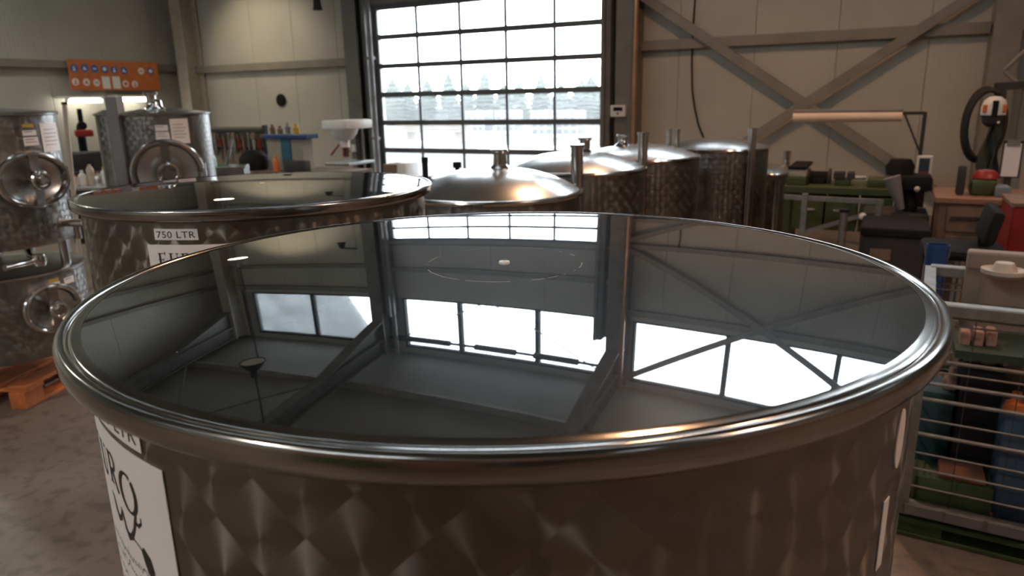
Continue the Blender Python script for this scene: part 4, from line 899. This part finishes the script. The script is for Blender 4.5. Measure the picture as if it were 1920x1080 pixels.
# stand with coil, helmet and coat
SY = 7.0; p = W(1858, 300, 1, SY); ztop = W(1860, 163, 1, SY).z
t = thing('hook_stand', 'dark steel stand with a long top arm at the right edge', 'stand', (p.x, SY, 0))
MB().bar((0, 0, .02), (0, 0, ztop), .07, .07, (0, 1, 0)).build('post', DGREY, t); MB().bar((-.05, 0, ztop), (.7, 0, ztop+.03), .06, .06).build('arm', DGREY, t); B('foot', DGREY, t, ((-.3, -.3, 0), (.3, .3, .02)))
a = W(1842, 235, 1, SY-.1); ra = (W(1842, 165, 1, SY-.1).z - W(1842, 305, 1, SY-.1).z)/2
o = MB()
for k in range(4): o.tube([(.13*math.cos(2*PI*i/36)+.008*k, -.03*k, ra*(1-.03*k)*math.sin(2*PI*i/36)) for i in range(36)], .014, 8, True)
o = o.build('hose_coil', RUBBER, None, smooth=True, loc=(a.x, SY-.02, a.z)); tag(o, 'coil of dark hose hanging on the stand at the right', 'hose')
p = W(1861, 200, 1, SY-.2)
t = thing('welding_helmet', 'white and orange helmet hanging on the dark stand', 'helmet', (p.x, SY-.3, p.z))
MB().lathe([(.15, -.1), (.155, 0), (.13, .08), (.07, .125), (0, .135)], 28).build('shell', WHITE, t, smooth=True)
for s_ in (-1, 1): MB().box((s_*.11, -.1, -.02), (.06, .05, .1)).build('side_panel', ORANGE, t, bevel=.01)
MB().box((0, -.14, -.02), (.07, .05, .2)).build('visor', BLACK, t, bevel=.01); MB().lathe([(.14, -.1), (.12, -.2), (.05, -.25), (0, -.25)], 24).build('neck_guard', DGREY, t, smooth=True)
MB().sphere((.06, -.16, -.19), .018, 8).build('stud', WHITE, t); t.scale = (.55, .55, .6)
X0, X1, Z0, Z1 = rect(1838, 232, 1872, 352, SY-.15)
mb = MB(); n = 9
vs = []; 
for j in range(7):
    z = Z1-(Z1-Z0)*j/6
    for i in range(n):
        u_ = i/(n-1); x = X0+(X1-X0)*u_ + .02*math.sin(j*1.3+i); vs.append((x+(.04 if j < 2 and i in (0, n-1) else 0)*(1 if i == 0 else -1), SY-.15+.03*math.cos(i*1.9)-.05*math.sin(u_*PI), z))
m_ = len(vs); vs += [(v[0], v[1]+.05, v[2]) for v in vs]
fs = [(j*n+i, j*n+i+1, (j+1)*n+i+1, (j+1)*n+i) for j in range(6) for i in range(n-1)]; fs += [tuple(q+m_ for q in reversed(f_)) for f_ in fs]
o = MB().add(vs, fs).build('work_coat', mat('coat_cloth', (.05, .06, .055), .9), None, smooth=True); tag(o, 'dark work coat hanging below the helmet on the stand', 'coat')
X0, X1, Z0, Z1 = rect(1880, 269, 1912, 331, 6.3); t = thing('clipboard', 'white paper board hanging at the right edge beside the coat', 'board', ((X0+X1)/2, 6.3, Z0))
B('sheet', PAPER, t, ((-(X1-X0)/2, -.004, 0), ((X1-X0)/2, 0, Z1-Z0))); B('backing', DGREY, t, ((-(X1-X0)/2-.01, .0, -.01), ((X1-X0)/2+.01, .01, Z1-Z0+.02))); B('clip', GALV, t, ((-.04, -.012, Z1-Z0-.02), (.04, 0, Z1-Z0+.03)))
B('post', DGREY, t, ((-.02, .01, -Z0), (.02, .05, Z1-Z0)))
p = W(1852, 326, 1, 5.75); o = MB().lathe([(.085, 0), (.08, .02), (.055, .05), (0, .06)], 20).build('peaked_hat', RED, None, smooth=True, loc=(p.x, 5.85, W(1850, 338, 1, 5.75).z+.006)); tag(o, 'red peaked hat lying on the green sack', 'hat')

# ------------------------------------------------------------------ wire mesh box on a green pallet
GF, GD = 2.84, .64; gx0 = W(1690, 955, 1, GF).x; gl = 1.2; zb0 = W(1690, 957, 1, GF).z; ztp = W(1790, 582, 1, GF).z
pal = thing('green_pallet', 'green wooden pallet under the wire mesh box at the right', 'pallet', (gx0-.02, GF, 0), R(-3))
zp = zb0-.012
for i in range(5): B('deck_board', GRWOOD, pal, ((0, -.02+.155*i, zp-.02), (1.25, -.02+.155*i+.11, zp)), bevel=.003)
for y in (0, .3, .6):
    B('bottom_board', GRWOOD, pal, ((0, y-.02, 0), (1.25, y+.08, .018)), bevel=.003)
    for x in (.0, .5, 1.08): B('block', GRWOOD, pal, ((x, y-.015, .018), (x+.16, y+.075, zp-.02)), bevel=.003)
mc = thing('wire_mesh_box', 'galvanised wire mesh box full of parts at the right edge', 'mesh box', (gx0, GF, zb0), R(-3)); H_ = ztp-zb0
for x in (0, gl):
    for y in (0, GD): B('corner_post', GALV, mc, ((x-.02, y-.02, 0), (x+.02, y+.02, H_)))
for y in (0, GD):
    B('top_rail', GALV, mc, ((0, y-.025, H_-.02), (gl, y+.025, H_+.025)), bevel=.005); B('bottom_rail', GALV, mc, ((0, y-.02, 0), (gl, y+.02, .05)), bevel=.004)
for x in (0, gl): B('side_rail', GALV, mc, ((x-.02, 0, H_-.02), (x+.02, GD, H_+.02))); B('side_rail', GALV, mc, ((x-.02, 0, 0), (x+.02, GD, .03)))
wire_h = MB().cyl((0, 0, 0), (gl, 0, 0), .004, 6).mesh('wire'); wire_h.materials.append(GALV)
wire_H = MB().cyl((0, 0, 0), (gl, 0, 0), .0075, 6).mesh('wire'); wire_H.materials.append(GALV)
wire_v = MB().cyl((0, 0, 0), (0, 0, H_), .0017, 6).mesh('wire'); wire_v.materials.append(DGREY)
wire_s = MB().cyl((0, 0, 0), (0, GD, 0), .004, 6).mesh('wire'); wire_s.materials.append(GALV)
for y in (598, 612, 682, 703, 726, 757, 797, 825, 862, 893, 927):
    z = W(1800, y, 1, GF).z-zb0
    put('wire', wire_H if y in (682, 726, 757, 825) else wire_h, mc, (0, 0, z)); put('wire', wire_h, mc, (0, GD, z*.97)); put('wire', wire_s, mc, (0, 0, z)); put('wire', wire_s, mc, (gl, 0, z))
for i in range(1, 24):
    put('wire', wire_v, mc, (gl*i/24, .004, 0)) if i % 3 == 0 else None
    put('wire', wire_v, mc, (gl*i/24, GD, 0))
for i in range(1, 9): B('floor_slat', GALV, mc, ((gl*i/9-.05, .02, .004), (gl*i/9+.05, GD-.02, .016)))
for i in range(9): B('toe_plate', GREYP, mc, ((gl*i/9+.008, -.026, .006), (gl*(i+1)/9-.008, -.02, .045)))
# contents
X0, X1, Z0, Z1 = rect(1806, 470, 1940, 575, GF+.5)
t = thing('plastic_pallet', 'beige slotted plastic pallet standing upright in the wire mesh box', 'pallet', (X0, GF+.46, Z0-.3), R(-3)); wd = X1-X0; hh = Z1-Z0+.3; PLB = mat('beige_plastic', (.26, .2, .165), .6)
for i in range(5): B('slat', PLB, t, ((wd*i/4.6, 0, 0), (wd*i/4.6+.055, .04, hh-.06)), bevel=.004)
B('top_bar', PLB, t, ((0, -.01, hh-.075), (wd, .06, hh)), bevel=.01); B('middle_bar', PLB, t, ((0, 0, hh*.5), (wd, .05, hh*.5+.06)), bevel=.006)
p = W(1878, 508, 1, GF+.4); o = MB().lathe([(0, .0), (.05, 0), (.075, .02), (.075, .035), (.045, .03), (.03, .06), (0, .065)], 28).build('flange_cap', BEIGE, None, smooth=True, loc=(p.x, GF+.35, W(1878, 516, 1, GF+.4).z)); tag(o, 'round beige flange cap resting in front of the slotted plastic pallet', 'cap')
fl_ = zb0+.016
bk = B('base', DGREY, None, ((gx0+.3, GF+.4, fl_), (gx0+.9, GF+.57, Z0-.3))); bk.name = 'support_crate'; tag(bk, 'dark crate deep in the wire mesh box below the plastic pallet', 'crate')
items = [  # name, label, category, material, px rect, depth offset, depth
 ('blue_bin', 'dark blue bin low in the front of the wire mesh box at the right', 'bin', mat('dull_blue', (.05, .09, .15), .5), (1876, 785, 1960, 905), .06, .2),
 ('dark_teal_crate', 'dark teal crate in the left half of the wire mesh box', 'crate', mat('dull_teal', (.02, .06, .07), .6), (1715, 735, 1788, 815), .25, .2),
 ('green_board', 'flat green board lying on the floor of the wire mesh box', 'board', GRWOOD, (1712, 905, 1866, 928), .03, .15),
 ('rust_plate', 'rust red plate lying across the wire mesh box floor', 'plate', mat('rust', (.22, .09, .05), .8), (1760, 893, 1850, 905), .04, .12),
 ('black_crate', 'black crate in the middle of the wire mesh box', 'crate', BLACK, (1800, 690, 1880, 800), .2, .22)]
for nm, lab, cat, m_, (x0, y0, x1, y1), dy, dp in items: simple(nm, lab, cat, m_, x0, y0, x1, y1, GF+dy, dp, .01, None, fl_ if nm in ('blue_bin', 'green_board', 'dark_teal_crate', 'black_crate') else None)
for i, (x, lab) in enumerate(((1810, 'leftmost of the three pale pink blocks in the wire mesh box'), (1835, 'middle one of the three pale pink blocks in the wire mesh box'), (1860, 'rightmost of the three pale pink blocks in the wire mesh box'))):
    X0, X1, Z0, Z1 = rect(x-10, 622, x+10, 652, GF+.16); o = MB().b2((X0, GF+.16, Z0), (X1, GF+.24, Z1)).build('pink_block', PINK, None, bevel=.008); tag(o, lab, 'block', 'pink blocks in the mesh box')
Zt = Z0
X0, X1, _, _ = rect(1790, 622, 1905, 652, GF+.16)
o = B('shelf_board', mat('dark_green_board', (.025, .045, .03), .7), None, ((X0, GF+.08, Zt-.03), (X1+.3, GF+.4, Zt))); tag(o, 'dark green board carrying the pink blocks in the wire mesh box', 'board')
for px, py, lab, m_, L_, r_, an in ((1760, 930, 'clear plastic jar lying on its side at the bottom of the wire mesh box', mat('clear_jar', (.6, .58, .54), .25), .1, .026, 8), (1822, 948, 'small white cap lying at the bottom of the wire mesh box', WHITE, .03, .018, 0), (1790, 912, 'thin blue grey tool handle lying in the wire mesh box', mat('tool_blue', (.15, .25, .35), .5), .12, .012, -35), (1885, 935, 'rusty rod lying at the right of the wire mesh box floor', mat('rust2', (.25, .1, .04), .7), .25, .009, 18)):
    p = W(px, py, 1, GF+.07); zz = fl_+r_+.002; mb = MB(); v = Vector((math.cos(R(an)), math.sin(R(an)), 0))*L_/2
    mb.cyl(-v, v, r_, 16); mb.cyl(v, v*1.15, r_*.7, 16); o = mb.build('loose_part', m_, None, smooth=True, loc=(p.x, GF+.08, zz)); tag(o, lab, 'part', 'loose parts in the mesh box')
for i, (px, py, m_, rr, lab) in enumerate(((1780, 733, PINK, .03, 'small tan fitting left of centre in the wire mesh box'), (1850, 690, BEIGE, .035, 'beige fitting on the black crate in the wire mesh box'), (1900, 783, ORANGE, .04, 'orange fitting at the right of the wire mesh box'), (1822, 690, GALV, .03, 'grey fitting on the black crate in the wire mesh box'))):
    dy_ = {1780: .32, 1900: .14}.get(px, .28); p = W(px, py, 1, GF+dy_); mb = MB().lathe([(0, -.02), (rr*.8, -.02), (rr, 0), (rr*.8, .03), (rr*.4, .04), (rr*.4, .07), (0, .07)], 16); o = mb.build('pipe_fitting', m_, None, smooth=True, loc=(p.x, GF+dy_, p.z+.03)); tag(o, lab, 'fitting', 'fittings in the mesh box')

for i in range(6):                        # dull offcuts thrown into the box
    x_ = gx0+.12+random.random()*.75; y_ = GF+.2+random.random()*.2; l_ = random.uniform(.05, .16); z_ = random.choice((W(1840, 690, 1, GF+.3).z, W(1750, 735, 1, GF+.3).z))
    inb = x_ < W(1788, 775, 1, GF+.25).x; z_ = W(1750, 735, 1, GF+.25).z if inb else W(1840, 690, 1, GF+.2).z
    if not inb: x_ = random.uniform(W(1803, 740, 1, GF+.25).x+.03, W(1878, 740, 1, GF+.25).x-.03)
    else: x_ = random.uniform(W(1718, 775, 1, GF+.25).x+.03, W(1785, 775, 1, GF+.25).x-.03)
    mb = MB()
    if i % 2: mb.cyl((-l_/2, 0, 0), (l_/2, 0, 0), .014, 12); mb.cyl((l_/2, 0, 0), (l_/2+.012, 0, 0), .02, 12)
    else: mb.box((0, 0, 0), (l_, .03, .024)); mb.box((l_*.3, 0, .02), (.02, .03, .03))
    o = mb.build('metal_offcut', [GALV, PINK, DGREY, BROWN, SATIN][i % 5], None, loc=(x_, GF+.3+.02*(i % 4), z_+.014+.026*(i//5))); o.rotation_euler = (0, 0, random.uniform(-1, 1))
    tag(o, ['grey bar', 'pinkish tube', 'black bar', 'brown tube', 'shiny steel bar', 'grey tube'][i]+' offcut lying on the crates inside the wire mesh box', 'offcut', 'offcuts in the mesh box')

# ------------------------------------------------------------------ lamps of the hall and an added gable lamp
def pendant(label, p, lit, energy=0, col=(1, .8, .55), rod=True, spot=None, cone=120):
    t = thing('pendant_lamp', label, 'lamp', p, 0, None)
    MB().lathe([(.2, 0), (.21, .0), (.205, .03), (.12, .16), (.07, .2), (.06, .34), (0, .35)], 32).build('shade', DGREY if not lit else GALV, t, smooth=True)
    MB().lathe([(0, .012), (.19, .012), (.19, .02), (0, .02)], 32).build('diffuser', emit('lamp_glow_%d' % int(col[2]*100), col, 22) if lit else WHITE, t)
    zt = roofz(p[1])-p[2]-.02
    MB().cyl((0, 0, .33), (0, 0, zt), .014, 8).build('rod', DGREY, t)
    if lit:
        l = bpy.data.lights.new('lamp_light', 'SPOT'); l.energy = energy; l.color = col; l.shadow_soft_size = .18; l.spot_size = R(cone); l.spot_blend = .6
        o = bpy.data.objects.new('lamp_light', l); C.objects.link(o); o.parent = t; o.location = (0, 0, -.01)
        if spot: o.rotation_euler = (Vector(spot)-Vector(p)).to_track_quat('-Z', 'Y').to_euler()
    return t
a = W(371, -7, 1, 9.9)
pendant('lit round pendant lamp at the top left in front of the back wall', a, True, 90, (1, .84, .6), True, (a.x+.2, WY+1.5, a.z-1.6), 112)
pendant('unlit pendant lamp on a long rod, mirrored in the foreground lid', (-8.6, 7.3, 5.6), False)
for p, en, col, lab in (((-1.4, 6.2, 6.0), 620, (1, .54, .28), 'warm pendant lamp over the benches on the right'), ((3.6, 1.6, 5.8), 620, (1, .54, .3), 'warm pendant lamp over the right side of the hall'),
        ((-3.2, -3.4, 5.2), 700, (1, .87, .74), 'warm pendant lamp behind and left of the foreground tank'), ((-11.0, 3.6, 5.6), 900, (1, .98, .82), 'added warm pendant lamp brightening the left side of the hall')):  # the last lamp is added to brighten the gable wall
    pendant(lab, p, True, en, col, True, None, 150)
# unseen rack and crates, added behind the camera to darken the tank's reflections
rk = thing('reflection_rack', 'added orange and grey pallet rack behind the camera, shaping the reflections', 'rack', (1.2, -2.9, 0))
for x in (-2.7, 0, 2.7):
    for y in (-.5, .5): B('reflection_rack_upright', GREYP, rk, ((x-.05, y-.04, 0), (x+.05, y+.04, 3.0)))
for z in (1.2, 2.4):
    for y in (-.5, .5):
        for x in (-1.35, 1.35): B('reflection_rack_beam', ORANGE, rk, ((x-1.3, y-.03, z-.06), (x+1.3, y+.03, z+.06)))
for i, (x, z, w_, h, m_) in enumerate(((-2.0, 0, .5, .9, GREEN), (-.8, 0, .5, .7, BROWN), (.7, 0, .5, 1.0, DGREY), (2.0, 0, .5, .8, GREEN), (-2.0, 1.26, .5, .8, BROWN), (-.8, 1.26, .45, .9, DGREY), (.7, 1.26, .5, .6, GREEN), (2.0, 1.26, .5, .8, BROWN))):
    o = MB().b2((1.2+x-w_, -3.35, z), (1.2+x+w_, -2.45, z+h)).build('reflection_crate', m_, None, bevel=.02); tag(o, 'added storage crate on the %s level of the rack behind the camera, %s place' % ('lower' if z == 0 else 'middle', ['first', 'second', 'third', 'fourth'][i % 4]), 'crate', 'crates in the added pallet rack')

# ------------------------------------------------------------------ the yard outside
def conifer(i, px, ptop, Y):
    p = W(px, ptop, 1, Y); h = p.z
    t = thing('conifer_tree', TREE_LAB[i], 'tree', (p.x, Y, 0), 0, 'conifers across the yard'); rnd = random.Random(i)
    MB().cyl((0, 0, 0), (0, 0, h*.25), .16, 8).build('trunk', WOODB, t)
    mb = MB(); n = 16; rad = 1.15+rnd.uniform(-.15, .2)
    for k in range(12):
        u_ = k/12; z0 = h*(.01+.083*k); z1 = min(z0+h*.17, h); r0 = rad*min(1, 1.5*(1-u_)**.85)
        vs = [(0, 0, z1)] + [(r0*(1.0 if j % 2 else .8)*rnd.uniform(.85, 1.1)*math.cos(2*PI*j/n), r0*(1.0 if j % 2 else .8)*math.sin(2*PI*j/n), z0+rnd.uniform(-.08, .08)) for j in range(n)]
        mb.add(vs, [(0, j+1, (j+1) % n+1) for j in range(n)] + [tuple(range(n, 0, -1))])
    mb.build('crown', LEAF, t, clean=False)
TX = [(735, 150), (764, 158), (800, 152), (840, 140), (874, 158), (908, 138), (945, 162), (972, 158), (1014, 143), (1052, 160), (1090, 152), (1108, 145), (1140, 150), (700, 150)]
TREE_LAB = ['conifer across the yard, %s through the door glazing' % s_ for s_ in ('leftmost one visible', 'second from the left', 'third from the left', 'tall fourth from the left', 'low fifth from the left', 'tallest spire near the middle', 'low one right of the tallest spire', 'eighth from the left', 'pointed one right of the middle', 'low tenth from the left', 'third from the right', 'second from the right', 'rightmost at the door edge', 'one hidden by the left door edge')]
for i, (px, pt) in enumerate(TX[:13]): conifer(i, px, pt-4, 46+(i % 3)*1.5)
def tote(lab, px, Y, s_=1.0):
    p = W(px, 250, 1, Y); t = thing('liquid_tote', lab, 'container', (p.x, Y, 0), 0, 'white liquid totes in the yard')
    B('pallet', GREYP, t, ((-.6*s_, -.5, 0), (.6*s_, .5, .15))); B('tank', mat('exposure_darkened_plastic', (.052, .047, .052), .7), t, ((-.57*s_, -.47, .15), (.57*s_, .47, 1.15)), bevel=.06, smooth=True)  # white tote plastic, its colour darkened against the overexposed yard light
    for z in (.4, .65, .9): B('cage_bar', GALV, t, ((-.59*s_, -.49, z), (.59*s_, -.475, z+.025)))
    for x in (-.5, -.17, .17, .5): B('cage_bar', GALV, t, ((x*s_-.012, -.5, .15), (x*s_+.012, -.487, 1.15)))
    MB().cyl((0, 0, 1.15), (0, 0, 1.2), .12, 16).build('cap', BLUE, t)
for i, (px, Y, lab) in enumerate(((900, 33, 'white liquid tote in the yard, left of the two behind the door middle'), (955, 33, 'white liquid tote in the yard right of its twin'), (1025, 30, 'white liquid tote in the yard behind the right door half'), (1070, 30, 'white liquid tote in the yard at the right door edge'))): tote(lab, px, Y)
p = W(805, 260, 1, 26); t = thing('plank_stack', 'stack of pale planks in the yard behind the left door half', 'planks', (p.x, 26, 0))
for i in range(4):
    for j in range(3): B('plank', mat('pale_plank', (.09, .065, .045), .7), t, ((-1.7, j*.25, .4+i*.12), (1.7, j*.25+.22, .4+i*.12+.1)), bevel=.005)
for x in (-1.2, 1.2): B('bearer', WOODB, t, ((x-.05, 0, 0), (x+.05, .72, .4)))
for k, (x0, x1, yy) in enumerate(((895, 1135, 277), (760, 860, 268))):
    a, b = W(x0, yy, 2, .06), W(x1, yy, 2, .06); kb = struct(B('trim_%d' % (k+1), WHITE, None, ((a.x, a.y, -.02), (b.x, a.y+.35, .12))))
